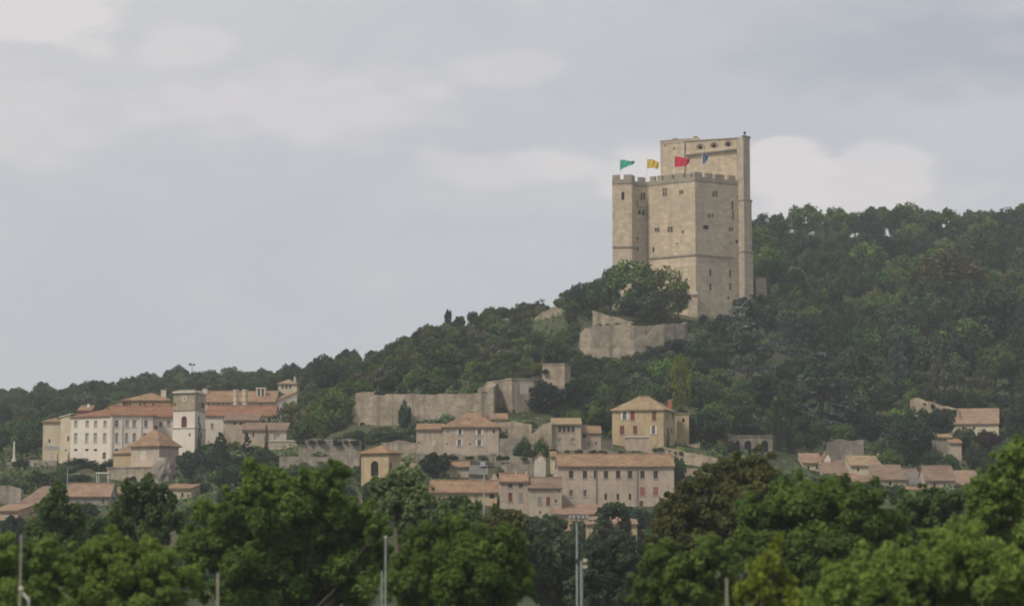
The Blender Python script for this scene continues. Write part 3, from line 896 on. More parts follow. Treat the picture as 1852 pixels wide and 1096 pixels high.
# upper keep behind the battlements
UA, UM, UB = tp(1194.5, 722, 290), tp(1238, 719, 290), tp(1345.5, 712.6, 290)
UBk, UAk = (UB[0] + 1, 40.0), (UA[0] + 1.5, 40.0)
zu = tz(256.5, 722); zv = tz(250.0, 712.6)
fu = tface(UA, UM); fv = tface(UM, UB)
def up_wall(fc, ops, z1, name='wall'):
    hs = [fc.hole(*o_) for o_ in ops]
    mb = MB(); panel(mb, fc.A, fc.B, ZN - 3.0, z1, hs, .9); mb.build(name, M['tower'], tower)
    for h in hs: window(tower, fc, h, 'o', .9)
up_wall(fu, [(1203, 264, 3, 3, False), (1219, 269, 3, 3, False)], zu)
up_wall(fv, [(1239.5, 269, 2.4, 10, False), (1266.5, 267, 7.5, 7, True), (1291.5, 264.3, 7.5, 7, True), (1317, 261.8, 7.5, 7, True)], zv)
for A, B in ((UB, UBk), (UBk, UAk), (UAk, UA)):
    m = MB(); panel(m, A, B, ZN - 3.0, zu); m.build('wall', M['tower'], tower)
MB().prism([UA, UM, UB, UBk, UAk], zu - .9, zu - .6).build('roof_deck', M['tower_cap'], tower)
m = MB(); fu.bar(m, 0, fu.L, zu, zu + .3, -.12, .8); m.build('coping', M['tower_cap'], tower)
m = MB(); fv.bar(m, 0, fv.L, zv, zv + .28, -.12, .8); m.build('coping', M['tower_cap'], tower)
ua, _ = fv.uz(1238, 255); ub, _ = fv.uz(1262, 255)
m = MB(); fv.bar(m, max(ua, 0.02), ub, zv + .3, zv + .95, .02, 2.4); m.build('raised_parapet', M['tower'], tower)
ua, _ = fv.uz(1254, 255); ub, _ = fv.uz(1260, 255)
m = MB(); fv.bar(m, ua, ub, zv + .96, zv + 1.5, .1, 1.2); m.build('chimney_stub', M['tower_cap'], tower)
ua, _ = fu.uz(1216, 255); ub, _ = fu.uz(1224, 255)
m = MB(); fu.bar(m, ua, ub, zu + .31, zu + .75, .1, 1.2); m.build('chimney_stub', M['tower_cap'], tower)
# hoods over the three niches and the sloping corbel cornice under them
for px, py in ((1266.5, 262.6), (1291.5, 259.9), (1317, 257.4)):
    uc, zc = fv.uz(px, py); m = MB()
    for k in range(6):
        a0, a1 = math.pi * k / 6, math.pi * (k + 1) / 6
        r0, r1 = .95, 1.3
        zz = zc - .75
        ring = [(uc + r0 * math.cos(a0), zz + r0 * math.sin(a0)), (uc + r1 * math.cos(a0), zz + r1 * math.sin(a0)), (uc + r1 * math.cos(a1), zz + r1 * math.sin(a1)), (uc + r0 * math.cos(a1), zz + r0 * math.sin(a1))]
        fr = [fv.P(u, z, -.35) for u, z in ring]; bk = [fv.P(u, z, -.003) for u, z in ring]
        m.add(fr[::-1])
        for i in range(4):
            j = (i + 1) % 4; m.add([fr[i], fr[j], bk[j], bk[i]])
    m.build('niche_hood', M['tower_cap'], tower)
u0, z0 = fv.uz(1241, 281); u1, z1 = fv.uz(1343, 269.5)
m = MB()
pr_ = [(-.7, .28), (-.7, -.1), (-.35, -.45), (-.003, -.6), (-.003, .28)]
a_ = [fv.P(u0, z0 + h, dd) for dd, h in pr_]; b_ = [fv.P(u1, z1 + h, dd) for dd, h in pr_]
for i in range(5):
    j = (i + 1) % 5; m.add([a_[i], b_[i], b_[j], a_[j]])
m.add(a_[::-1]); m.add(b_)
m.build('corbel_cornice', M['tower_cap'], tower)
for k in range(20):
    f = (k + .5) / 20; uu = u0 + (u1 - u0) * f; zz = z0 + (z1 - z0) * f
    m = MB(); fv.bar(m, uu - .16, uu + .16, zz - 1.0, zz - .46, -.4, -.004); m.build('corbel', M['tower_cap'], tower)
u0, z0 = fv.uz(1238.6, 310); m = MB(); fv.bar(m, 0.02, .3, ZN - 2, zv - .3, -.22, -.003); m.build('drain_pipe', M['lead'], tower)
# low buttress at the foot of the near corner
fa, fb = tp(1245.5, 697.5, 560), tp(1261.5, 697.5, 560)
MB().prism([fa, fb, (fb[0], 1.5), (fa[0], 3.0)], -4.0, [tz(535, 697), tz(535, 697), tz(527, 699), tz(527, 699)]).build('buttress', M['tower'], tower)
MB().prism([(fa[0] - .2, fa[1] - .2), (fb[0] + .2, fb[1] - .2), (fb[0] + .2, 1.2), (fa[0] - .2, 2.6)], [tz(535, 697) + .02] * 2 + [tz(527, 699) + .02] * 2, [tz(534, 697) + .35] * 2 + [tz(526, 699) + .35] * 2).build('buttress_cap', M['tower_cap'], tower)
protect(1107, 245, 1150, 472, 699); protect(1176, 245, 1200, 500, 699); protect(1225, 245, 1362, 545, 699); protect(1258, 540, 1335, 566, 699); protect(1245, 528, 1262, 580, 697)

# flags
def flag(label, px, ybase, ytop, Y, pts, mat, wav=.42, yaw=0.0, lean=0.0):
    p = at(px, ybase, Y); q = at(px, ytop, Y)
    r = empty('flag', p); tag(r, label, 'flag', 'flags flying from the keep')
    h = q.z - p.z
    MB().tube((0, 0, -1.5), (lean, 0, h), .09, .06, 6).build('flag_pole', M['whitepaint'], r)
    n, k = 14, 6
    Vv = []
    top, bot = pts            # photo rows offsets: lists of (dx, y) along the fly
    for i in range(n + 1):
        f = i / n
        dx = np.interp(f, [0, 1], [0, top[-1][0]])
        zt_ = np.interp(dx, [a[0] for a in top], [a[1] for a in top]); zb2 = np.interp(dx, [a[0] for a in bot], [a[1] for a in bot])
        for j in range(k + 1):
            pz = zb2 + (zt_ - zb2) * j / k
            g = at(px + dx, pz, Y)
            x = g.x - p.x; yy = wav * (math.sin(f * 9.0 + j * .45) + .4 * math.sin(f * 17 - j * .8)) * f ** .6
            c, s_ = math.cos(yaw), math.sin(yaw)
            Vv.append((.1 + x * c - yy * s_, x * s_ + yy * c, g.z - p.z + .12 * math.sin(f * 6)))
    Fc = [[i * (k + 1) + j, (i + 1) * (k + 1) + j, (i + 1) * (k + 1) + j + 1, i * (k + 1) + j + 1] for i in range(n) for j in range(k)]
    o = bpy.data.objects.new('flag_cloth', fast_mesh('flag_cloth', np.array(Vv), np.array(Fc), M[mat], smooth=True)); link(o, r)
flag('green pennant tapering to a point above the keep left turret', 1121, 327, 288, 706.5, ([(0, 290), (26, 291.5)], [(0, 308.5), (26, 295)]), 'flag_green')
flag('yellow flag flying beside the upper wall of the keep', 1170, 325, 287, 712, ([(0, 289), (12, 289), (21, 294)], [(0, 305.5), (12, 304.5), (21, 305)]), 'flag_yellow')
flag('large red flag in front of the upper wall of the keep', 1219.5, 324, 282, 705.5, ([(0, 283.5), (27, 286.5)], [(0, 303), (20, 301), (27, 293)]), 'flag_red')
flag('blue flag hanging nearly edge on before the upper wall', 1270.5, 321, 277, 702, ([(0, 283), (4, 280), (9.5, 279)], [(0, 298), (4, 295), (9.5, 288)]), 'flag_blue', .9, .3)
# finial on the pier
p = at(1347, 247.6, 711)
lr = MB().tube((0, 0, -.3), (0, 0, .9), .06, .05, 6).build('roof_beacon', M['metal_dark'], None, p)
tag(lr, 'small dark beacon on a rod at the keep highest corner', 'beacon')
MB().ball((0, 0, 1.15), .42, 6).build('lamp_ball', M['metal_dark'], lr)
MB().tube((0, 0, .55), (0, 0, .75), .2, .3, 6).build('collar', M['metal_dark'], lr)
# ================================================================== ramparts and terrace walls on the hill
wall_strip('castle_rampart', 'long weathered rampart with dark streaks on the slope below the keep',
    [(1030, 642, 672, 653), (1046, 610, 668, 652), (1058, 594, 662, 650), (1075, 589, 660, 649), (1146, 587, 655, 648), (1200, 589, 640, 652), (1243, 585, 632, 658)], 1.5, 'rampart', ext=4, rough=.35, jit=.12, seed=4, prot=False)
protect(1052, 585, 1150, 640, 649); protect(1150, 585, 1200, 622, 650); protect(1200, 585, 1240, 604, 655)
wall_strip('stepped_wall', 'brown wall sloping down from the keep above the streaked rampart', [(1072, 560, 595, 664), (1110, 571, 595, 664), (1148, 585, 596, 664)], 1.0, 'rampart_warm', seed=5, rough=.3)
wall_strip('ruined_wall', 'low brown ruined wall on the ridge left of the keep', [(966, 574, 592, 703), (980, 563, 592, 703), (1000, 556, 592, 702), (1016, 559, 592, 702)], 1.0, 'rampart_warm', seed=6, rough=.5)
ramp = wall_strip('town_rampart', 'long grey rampart wall curving down at its left end above the houses',
    [(637, 738, 784, 547), (652, 724, 782, 546), (668, 716, 780, 545), (684, 713, 778, 544), (760, 712, 775, 543), (893, 712, 768, 542)], 1.6, 'rampart', ext=3, rough=.2, jit=.1, seed=7)
wall_strip('rampart_recess', 'shaded recessed wall between the long rampart and the square bastion', [(893, 699, 768, 543), (899, 693, 768, 551), (926, 688, 768, 550)], 1.2, 'wall_grey', seed=8, rough=.1)
wall_strip('broken_rampart', 'broken wall top rising behind the right end of the long rampart', [(864, 702, 720, 556), (880, 694, 720, 556), (897, 690, 720, 555), (924, 684, 716, 553)], .8, 'rampart_warm', seed=9, rough=.3)
wall_strip('garden_wall', 'short pale garden wall on top of the long rampart left end', [(643, 711, 722, 556), (660, 709, 722, 556), (679, 708, 720, 556)], .5, 'rampart_warm', seed=10, rough=.08)
def arch_niche(parent, Y, px, py, wpx, hpx, ring=True):
    q = at(px, py + hpx / 2, Y); o = parent.location
    r = wpx / 2 / F * Y; h = hpx / F * Y; zc = h - r
    P = [(-r, 0), (r, 0)] + [(r * math.cos(a), zc + r * math.sin(a)) for a in np.linspace(0, math.pi, 9)]
    loc = (q.x - o.x, q.y - o.y, q.z - o.z)
    m = MB(); m.add([(x, -.16, z) for x, z in P]); m.build('niche_shade_sheet', M['dark'], parent, loc)  # flat near-black sheet on the wall paints the shade of the niche
    m = MB(); rr = r + .35
    pts_i = [(-r, 0)] + [(r * math.cos(a), zc + r * math.sin(a)) for a in np.linspace(math.pi, 0, 9)] + [(r, 0)]
    pts_o = [(-rr, 0)] + [(rr * math.cos(a), zc + rr * math.sin(a)) for a in np.linspace(math.pi, 0, 9)] + [(rr, 0)]
    for i in range(len(pts_i) - 1):
        a, b, c, d = pts_i[i], pts_i[i + 1], pts_o[i + 1], pts_o[i]
        m.add([(a[0], -.5, a[1]), (b[0], -.5, b[1]), (c[0], -.5, c[1]), (d[0], -.5, d[1])])
        m.add([(a[0], -.5, a[1]), (a[0], 0, a[1]), (b[0], 0, b[1]), (b[0], -.5, b[1])])
        m.add([(d[0], -.5, d[1]), (c[0], -.5, c[1]), (c[0], 0, c[1]), (d[0], 0, d[1])])
    m.build('arch_ring', M['rampart_warm'], parent, loc)
arch_niche(ramp, 545.6, 655.5, 771, 11, 14)
house('bastion', 'square grey bastion with a pale plastered square high on its face', (926, 546), (980, 549), 770, 686, 686, 14, 'flat', 'rampart', 'rampart',
      [('f', 952.5, 699.5, 25, 26, 'p'), ('f', 929, 748, 7, 15, 'a')], cat='bastion')
house('tower_stub', 'ruined pale tower stub beside the square bastion', (981, 558), (1021, 557), 730, 660, 660, 8, 'flat', 'rampart_warm', 'rampart_warm', cat='tower')
house('outbuilding', 'small pale stone block among trees right of the keep', (1367, 724), (1386, 724), 535, 503, 503, 6, 'flat', 'tower_shade_tone', 'tower_cap', cat='building', yprot=522)
wall_strip('terrace_wall', 'grey retaining wall under the big pale house with white shutters', [(752, 821, 872, 473), (830, 822, 872, 473), (905, 822, 870, 473), (963, 826, 870, 472)], .8, 'wall_grey', seed=11)
wall_strip('terrace_wall', 'pinkish garden wall right of the big pale house', [(903, 764, 792, 488), (930, 761, 792, 488), (961, 768, 795, 487)], .6, 'rampart_warm', seed=12)
wall_strip('terrace_wall', 'dark grey retaining wall between the big pale house and the loggia house', [(903, 792, 832, 480), (935, 790, 832, 480), (963, 792, 832, 479)], .7, 'wall_grey', seed=13)
wall_strip('terrace_wall', 'grey retaining wall running under the loggia house to the red shuttered house', [(990, 813, 850, 476), (1060, 812, 850, 476), (1132, 816, 850, 476)], .7, 'wall_grey', seed=14)
wall_strip('terrace_wall', 'long sandy retaining wall sloping down right of the red shuttered house', [(1174, 806, 868, 479), (1202, 809, 868, 478), (1250, 818, 865, 476), (1304, 831, 865, 473)], .8, 'rampart_warm', seed=15)
wall_strip('terrace_wall', 'lean rubble wall climbing to the left side of the loggia house', [(961, 786, 816, 479), (982, 768, 816, 479), (998, 763, 816, 479)], .6, 'rampart_warm', seed=16)
wall_strip('terrace_wall', 'grey retaining wall left of the bell tower, upper one', [(540, 795, 832, 508), (600, 793, 832, 508), (652, 796, 832, 507)], .8, 'wall_grey', seed=17, prot=False)
protect(545, 796, 600, 806, 507); protect(610, 798, 650, 818, 507)
wall_strip('terrace_wall', 'grey retaining wall left of the bell tower, lower one', [(505, 828, 850, 498), (580, 825, 850, 498), (650, 830, 850, 497)], .7, 'wall_grey', seed=18, prot=False)
protect(520, 828, 570, 838, 497)
wall_strip('terrace_wall', 'low grey wall left of the convent with shrubs below', [(12, 836, 852, 566), (50, 831, 850, 566), (104, 833, 850, 565)], .6, 'wall_grey', seed=19, rough=.1)
wall_strip('terrace_wall', 'grey rubble wall at the left edge above the pink house', [(-14, 880, 915, 476), (15, 878, 915, 476), (38, 884, 915, 474)], .6, 'wall_grey', seed=20)
wall_strip('terrace_wall', 'grey garden wall above the roofs on the right', [(1495, 802, 824, 537), (1515, 794, 824, 537), (1562, 796, 822, 538)], .7, 'wall_grey', seed=21, prot=False)
protect(1500, 796, 1545, 806, 537)
wall_strip('terrace_wall', 'sandy wall running down to the pink roofed farmhouse', [(1646, 723, 738, 577), (1660, 719, 748, 576), (1700, 731, 758, 573), (1734, 743, 766, 568)], .7, 'rampart_warm', seed=22, prot=False)
protect(1652, 720, 1690, 736, 572); protect(1690, 730, 1730, 744, 570)
wall_strip('terrace_wall', 'grey rubble terrace wall above the roofs of the row houses', [(905, 842, 872, 457), (935, 838, 872, 457), (965, 841, 872, 457)], .6, 'wall_grey', seed=31)
wall_strip('terrace_wall', 'pale rubble wall right of the bell tower roof', [(712, 836, 875, 468), (735, 833, 875, 468), (753, 838, 875, 467)], .6, 'rampart_warm', seed=32)
wall_strip('terrace_wall', 'sandy wall between the loggia house wing and the red shuttered house', [(1088, 796, 820, 484), (1108, 798, 820, 486)], .6, 'rampart_warm', seed=33, rough=.1)
wall_strip('terrace_wall', 'rubble wall stepping down left of the big pale house', [(690, 800, 826, 498), (722, 797, 826, 497), (752, 800, 826, 496)], .6, 'rampart', seed=34)
wall_strip('terrace_wall', 'pale low wall on the bank above the sandy retaining wall', [(1226, 800, 812, 508), (1262, 803, 814, 507)], .5, 'rampart_warm', seed=35, rough=.1)
wall_strip('terrace_wall', 'grey wall on the terraces left of the white garden canopy', [(122, 858, 880, 545), (150, 855, 880, 545), (172, 858, 880, 544)], .6, 'wall_grey', seed=36)
rock('rock_outcrop', 'pale rock outcrop under the hip roofed chapel', 268, 319, 826, 890, 534, 3.5)

# ================================================================== the convent on the left
def W(x, y, w_, h_, k, f='f'): return (f, x, y, w_, h_, k)
house('convent_block', 'cream end block of the convent with a blue painted sign', (78, 571), (109, 571), 833, 763, 757, 10, 'hip', 'cream', 'tile',
      [W(89.5, 797, 3.5, 6, 'o'), W(97, 827, 5, 12, 'p')], cat='building', yprot=828)
rt, fcs, _, _ = HOUSES['convent_block|cream end block of the convent with a blue painted sign']
fc = fcs['f']; u0, z0 = fc.uz(80, 812.5); u1, z1 = fc.uz(108.5, 805.5)
sg = fc.bar(MB(), u0, u1, z0, z1, -.06, -.003).build('sign_board', M['pale'], rt)
random.seed(5); uu = u0 + .15; k = 0
while uu < u1 - .3:
    ww = random.uniform(.13, .2); m = MB()
    fc.bar(m, uu, uu + .06, z0 + .16, z1 - .16, -.085, -.062)
    if k % 3: fc.bar(m, uu + .062, uu + ww, z1 - .26, z1 - .16, -.085, -.062)
    if k % 2: fc.bar(m, uu + .062, uu + ww, z0 + .16, z0 + .26, -.085, -.062)
    m.build('letter', M['sign_blue'], sg); uu += ww + .07; k += 1
house('convent_wing', 'narrow cream wing with a sloping roof beside the long white convent facade', (109.3, 570.5), (128, 569), 833, 755, 750, 12, 'shedr', 'cream', 'palecap', [W(123.5, 793, 3, 9, 'o'), W(119, 814, 3, 3, 'o')], cat='building', yprot=828)
cw = [(137, 766), (158, 766), (173, 766), (190, 766)]
house('convent_wing', 'long white convent wing, left part, with three rows of windows', (128.3, 568), (200, 562), 833, 754.5, 740.5, 15, 'hip', 'white', 'tile_red',
      [W(x, 766, 6, 11, 'b') for x in (137, 158, 173, 190)] + [W(x, 791.5, 6, 17, 'b') for x in (137, 157, 172.5, 189.5)] + [W(x, 813.5, 6, 4, 'o') for x in (137, 157, 172.5)] + [W(188.5, 824, 6, 12, 'N')], cat='building', yprot=822, hipin=5)
house('convent_wing', 'long white convent wing, middle part, left of the clock tower', (200.5, 560), (277, 562), 833, 751, 736.5, 15, 'gx', 'white', 'tile_red',
      [W(x, 766, 7, 12, 'd' if x in (211, 264) else 'b') for x in (211, 230, 243, 264)] + [W(x, 791.5, 6, 17, 'b') for x in (211, 229, 243, 262)] + [W(211, 813.5, 6, 4, 'o')], cat='building', yprot=800)
for key, xs in (('convent_wing|long white convent wing, middle part, left of the clock tower', (202.5, 220, 254)),):
    rt, fcs, _, _ = HOUSES[key]
    for x in xs:
        fc = fcs['f']; u0, z0 = fc.uz(x - 1.6, 832); u1, z1 = fc.uz(x + 1.6, 753.5)
        fc.bar(MB(), u0, u1, z0, z1, -.22, -.003).build('pilaster', M['white'], rt)
house('convent_wing', 'recessed white convent wall touching the clock tower left side', (277.5, 571), (314, 572), 825, 753.5, 736.5, 12, 'gx', 'white', 'tile_red',
      [W(290.6, 767, 6, 8, 'd'), W(305, 765, 6, 9, 'b'), W(281.8, 778, 5, 17, 'A')], cat='building', yprot=785)
house('convent_wing', 'orange rendered back wing with a low hipped roof behind the convent', (222, 600), (309, 600), 775, 724, 711.5, 14, 'hip', 'orange', 'tile',
      [W(x, 731, 3, 4.5, 'o') for x in (235, 253, 261, 277)], cat='building', yprot=735, chim=[(296, 705.5, 713, 9, 5, 'pale')])
house('convent_wing', 'cream gable wall sloping up to the orange back wing', (190, 597), (221.5, 597), 770, 739, 726, 9, 'shedr', 'cream', 'tile', cat='building', yprot=738)
house('roof_dormer_house', 'small brick red block with a tiled roof behind the convent left end', (141, 590), (164, 590), 770, 742.5, 734.5, 5, 'shed', 'brick', 'tile', cat='building', yprot=748, chim=[(160, 730.5, 737, 4, 3, 'whitepaint')])
house('convent_red_roof_wing', 'white wing with a long bright red roof right of the clock tower', (371, 576), (496, 576), 800, 752, 735, 13, 'gx', 'white', 'tile_red', [W(384, 770, 5, 9, 'b')], cat='building', yprot=765)
house('convent_long_wing', 'cream upper wing with a long tiled roof and small windows', (352, 604), (497, 604), 775, 727, 709, 16, 'gx', 'cream', 'tile',
      [W(x, 731, 3, 4, 'o') for x in (378, 386.5, 395, 404, 413, 471)], cat='building', yprot=735, chim=[(371, 703.5, 710, 9, 6, 'pale')])
rt, fcs, lc, rz = HOUSES['convent_long_wing|cream upper wing with a long tiled roof and small windows']
q0, q1 = at(463.5, 714, 608), at(480, 703, 608)
x0, x1, y0, za, zb_ = q0.x - lc[0], q1.x - lc[0], q0.y - lc[1], q0.z - lc[2] - 1.5, q1.z - lc[2]
m = MB(); m.box(x0, x0 + .4, y0, y0 + 1.8, za, zb_); m.box(x1 - .4, x1, y0, y0 + 1.8, za, zb_); m.box((x0 + x1) / 2 - .25, (x0 + x1) / 2 + .25, y0, y0 + 1.8, za, zb_)
m.build('roof_lantern', M['pale'], rt)
MB().box(x0 - .15, x1 + .15, y0 - .15, y0 + 1.95, zb_ + .002, zb_ + .3).build('lantern_cap', M['palecap'], rt)
MB().box(x0 + .42, (x0 + x1) / 2 - .27, y0 + .9, y0 + 1.2, za, zb_ - .01).build('lantern_shade_block', M['dark'], rt)  # near-black boxes paint the shade inside the lantern's open bays
MB().box((x0 + x1) / 2 + .27, x1 - .42, y0 + .9, y0 + 1.2, za, zb_ - .01).build('lantern_shade_block', M['dark'], rt)
house('convent_gable', 'white gable end with small windows at the convent right end', (497.3, 605), (537, 607), 770, 727.5, 709, 12, 'shedr', 'white', 'tile', [W(513.5, 727, 3, 6, 'o'), W(521, 725.5, 3, 6, 'o'), W(533, 723, 3, 7, 'o')], cat='building', yprot=745)
for i, (px, lb) in enumerate(((426.5, 'left of two round white chimney stacks before the long tiled roof'), (443, 'right of two round white chimney stacks before the long tiled roof'))):
    p = at(px, 738, 597); q = at(px, 707, 597)
    r = MB().tube((0, 0, -2), (0, 0, q.z - p.z), .66, .66, 14).build('chimney_stack', M['cream'], None, p); tag(r, lb, 'chimney', 'twin round chimney stacks')
    for f in (.35, .68): MB().tube((0, 0, (q.z - p.z) * f), (0, 0, (q.z - p.z) * f + .22), .72, .72, 14).build('band', M['sill'], r)
    MB().tube((0, 0, q.z - p.z + .004), (0, 0, q.z - p.z + .3), .78, .78, 14).build('chimney_cap', M['palecap'], r)
house('convent_annex', 'beige annex under a brown lean-to roof right of the clock tower', (404, 562), (467, 562), 806, 760.5, 749, 8, 'shed', 'beige', 'tile_brown',
      [W(x, 766, 3.4, 5, 'o') for x in (425, 435, 444)] + [W(457, 766.5, 8, 6, 'o')], cat='building', yprot=780)
house('convent_annex', 'low beige annex with brown roof and one white window near the round trees', (438, 552), (518, 552), 815, 778, 765.5, 8, 'shed', 'beige', 'tile_brown',
      [W(446, 787, 6, 9, 'o'), W(458, 786, 3, 8, 'o'), W(501, 790, 11, 12, 'b')], cat='building', yprot=800)
house('flat_roofed_block', 'small flat roofed block with a pale door below the low annex', (487, 545), (538, 545), 826, 798, 798, 6, 'flat', 'pinkbeige', 'palecap', [W(505.5, 813, 10, 10, 'p')], cat='building', yprot=818)
house('ridge_house', 'small cream house on the skyline between trees', (503, 705), (537, 705), 712, 694, 687, 8, 'hip', 'cream', 'tile_yellow', [W(x, 699.5, 3.2, 7, 'o') for x in (511, 518, 525)], yprot=706, chim=[(533, 682, 690, 4, 3, 'pale')])
house('chapel', 'hip roofed beige chapel on a rock in front of the clock tower', (237, 543), (288, 539), 850, 804, 779, 7.0, 'hip', 'pinkbeige', 'tile', [W(258, 818, 12, 25, 'p')], cat='chapel', yprot=846, over=.6)
house('chapel_annex', 'ochre lean-to annex at the chapel left side', (205, 547), (237.5, 545), 850, 820, 808, 5, 'shed', 'ochre', 'tile_pink', cat='building', yprot=846)
house('chapel_terrace', 'stone terrace with a dark arch carrying the chapel', (194, 541), (274, 536), 900, 847, 847, 4.5, 'flat', 'rampart', 'rampart', [W(241, 867, 14, 13, 'a')], cat='terrace', yprot=885)

# clock tower
cl = at(312.5, 790, 558); cr = at(352, 790, 556); ce = at(371, 790, 565)
ct_loc = (cl.x, cl.y, zat(825, 558)); zc0 = ct_loc[2]
ctw = empty('clock_tower', ct_loc); tag(ctw, 'white clock tower with grey top stage and iron weather vane', 'tower')
def cl_(p): return (p.x - cl.x, p.y - cl.y)
def ring_(e=0.0):
    a, b, c = V2(cl_(cl)), V2(cl_(cr)), V2(cl_(ce))
    d = a + (c - b); d2 = Vector((a.x + .2, c.y + 1.5)); c2 = Vector((c.x - .6, c.y + 2.5))
    pts = [a, b, c, c2, d2]
    ctr = sum(pts, Vector((0, 0))) / 5
    return [p + (p - ctr).normalized() * e for p in pts]
hz = lambda py: zat(py, 557.5) - zc0
def stage(z0, z1, e, mat, wins, name):
    pts = ring_(e); mb = MB(); made = []
    for i in range(5):
        fc = Face(ct_loc, 0, pts[i], pts[(i + 1) % 5]); hs = []
        for fi, px, py, wp, hp, k in wins:
            if fi == i:
                h = fc.hole(px, py, wp, hp, k in 'aA'); hs.append(h); made.append((fc, h, k))
        panel(mb, fc.A, fc.B, z0, z1, hs)
    o = mb.build(name, M[mat], ctw)
    for fc, h, k in made: window(ctw, fc, h, k)
def ledge_ring(z0, z1, e, mat, name):
    MB().prism([tuple(p) for p in ring_(e)], z0, z1).build(name, M[mat], ctw)
stage(-4, hz(774.5), .12, 'white', [(0, 343, 786, 3, 5, 'o')], 'stage')
ledge_ring(hz(774.5), hz(773), .32, 'palecap', 'ledge')
stage(hz(773), hz(742.5), 0.0, 'white', [(0, 333, 762.5, 10, 20, 'A'), (1, 360, 760, 4, 14, 'o')], 'stage')
ledge_ring(hz(742.5), hz(741.2), .22, 'tower_cap', 'ledge')
stage(hz(741.2), hz(711), -.05, 'rampart_warm', [(0, 316.5, 731, 3, 5, 'o'), (1, 367, 733, 5, 9, 'o')], 'clock_stage')
ledge_ring(hz(711), hz(708.5), .35, 'palecap', 'cornice')
pts = ring_(.1); ctr = sum(pts, Vector((0, 0))) / 5
mb = MB(); prev = [(p.x, p.y, hz(708.5)) for p in pts]
for f, py in ((.85, 706), (.55, 703.8), (.2, 702.6)):
    cur = [(ctr.x + (p.x - ctr.x) * f, ctr.y + (p.y - ctr.y) * f, hz(py)) for p in pts]
    for i in range(5): mb.add([prev[i], prev[(i + 1) % 5], cur[(i + 1) % 5], cur[i]])
    prev = cur
mb.add(prev); mb.build('roof', M['tower_cap'], ctw)
for fi, px, py in ((0, 333.5, 721), (1, 360.5, 722)):
    pp = ring_(-.05); fc = Face(ct_loc, 0, pp[fi], pp[(fi + 1) % 5]); uc, zc = fc.uz(px, py)
    rad = .78
    m = MB(); m.add([fc.P(uc + rad * math.cos(a), zc + rad * math.sin(a), -.09) for a in np.linspace(0, 2 * math.pi, 20, endpoint=False)])
    for k in range(20):
        a0, a1 = 2 * math.pi * k / 20, 2 * math.pi * (k + 1) / 20
        m.add([fc.P(uc + rad * math.cos(a0), zc + rad * math.sin(a0), 0), fc.P(uc + rad * math.cos(a1), zc + rad * math.sin(a1), 0), fc.P(uc + rad * math.cos(a1), zc + rad * math.sin(a1), -.09), fc.P(uc + rad * math.cos(a0), zc + rad * math.sin(a0), -.09)])
    cf = m.build('clock_face', M['pale'], ctw)
    m = MB(); fc.bar(m, uc - .05, uc + .05, zc - .1, zc + .55, -.13, -.095); m.build('clock_hand', M['metal_dark'], cf)
    m = MB(); fc.bar(m, uc - .06, uc + .35, zc - .06, zc + .05, -.165, -.132); m.build('clock_hand', M['metal_dark'], cf)
zt0 = hz(702.6); zt1 = hz(653)
m = MB().tube((ctr.x, ctr.y, zt0 - .2), (ctr.x, ctr.y, zt1), .09, .05, 6)
wv = m.build('weather_vane', M['metal_dark'], ctw)
m = MB().tube((ctr.x - .7, ctr.y, zt1 - .55), (ctr.x + .7, ctr.y, zt1 - .55), .07, n=6); m.box(ctr.x - .72, ctr.x - .2, ctr.y - .03, ctr.y + .03, zt1 - .48, zt1 - .1); m.box(ctr.x + .25, ctr.x + .7, ctr.y - .03, ctr.y + .03, zt1 - .48, zt1 - .2)
m.build('vane_arrow', M['metal_dark'], wv)
protect(311, 700, 372, 800, 556)

# ================================================================== houses of the town
house('shuttered_house', 'big pale house with white shutters under a wide hipped roof', (801, 480), (902, 480), 820, 771.5, 747, 12, 'hip', 'pinkbeige', 'tile',
      [W(832, 781, 6, 11, 'w'), W(867, 781, 6.5, 11, 'w'), W(893, 779.5, 3.2, 7, 'o'), W(831, 800.5, 6, 11, 'w'), W(867, 801, 6.5, 11, 'w'), W(810, 781, 2.8, 3, 'o'), W(808.5, 803, 2.8, 3, 'o'), W(850, 803, 2.8, 3, 'o'), W(881, 780, 2, 2.4, 'o')],
      chim=[(848, 757, 765, 4, 3, 'brick'), (882, 750, 762, 4, 3, 'brick')], hipin=5)
house('shuttered_house_wing', 'lower wing at the left end of the big pale house', (753, 481), (800.6, 481), 819, 777, 767.5, 8, 'shed', 'beige', 'tile', [W(784, 800, 6.5, 11, 'p'), W(757.5, 800, 2, 4, 'o')], cat='house')
house('house_wing', 'small tiled wing behind the right end of the big pale house', (893, 493), (917, 493), 790, 758, 749, 5, 'shed', 'pinkbeige', 'tile', cat='house', yprot=762)
house('bell_tower', 'square ochre bell tower with arched openings and pyramid roof', (653.5, 433), (703, 430.5), 905, 818.5, 807, 4.3, 'hip', 'ochre', 'tile',
      [W(677.5, 847, 14, 27, 'a'), W(707, 847, 4, 22, 'a', 'r')], cat='tower', over=.45, hipin=9, yprot=862)
house('low_shed', 'tiny shed with tiled roof on the terrace behind the floodlight', (814, 463), (848, 463), 860, 844.5, 836, 4, 'shed', 'beige', 'tile', cat='shed', yprot=850)
house('long_low_house', 'long low house with orange tiled roof beside the floodlight mast', (778, 433), (899, 433), 925, 890, 871, 9, 'gx', 'ochre', 'tile', [W(890, 897, 9, 8, 'o'), W(862, 898, 5, 8, 'g')], yprot=893)
house('gabled_house', 'narrow pinkish gable behind the long low house', (880, 447), (904, 447), 905, 873, 851, 6, 'gy', 'pinkbeige', 'tile', [W(893, 861, 4, 7, 'g')], yprot=875)
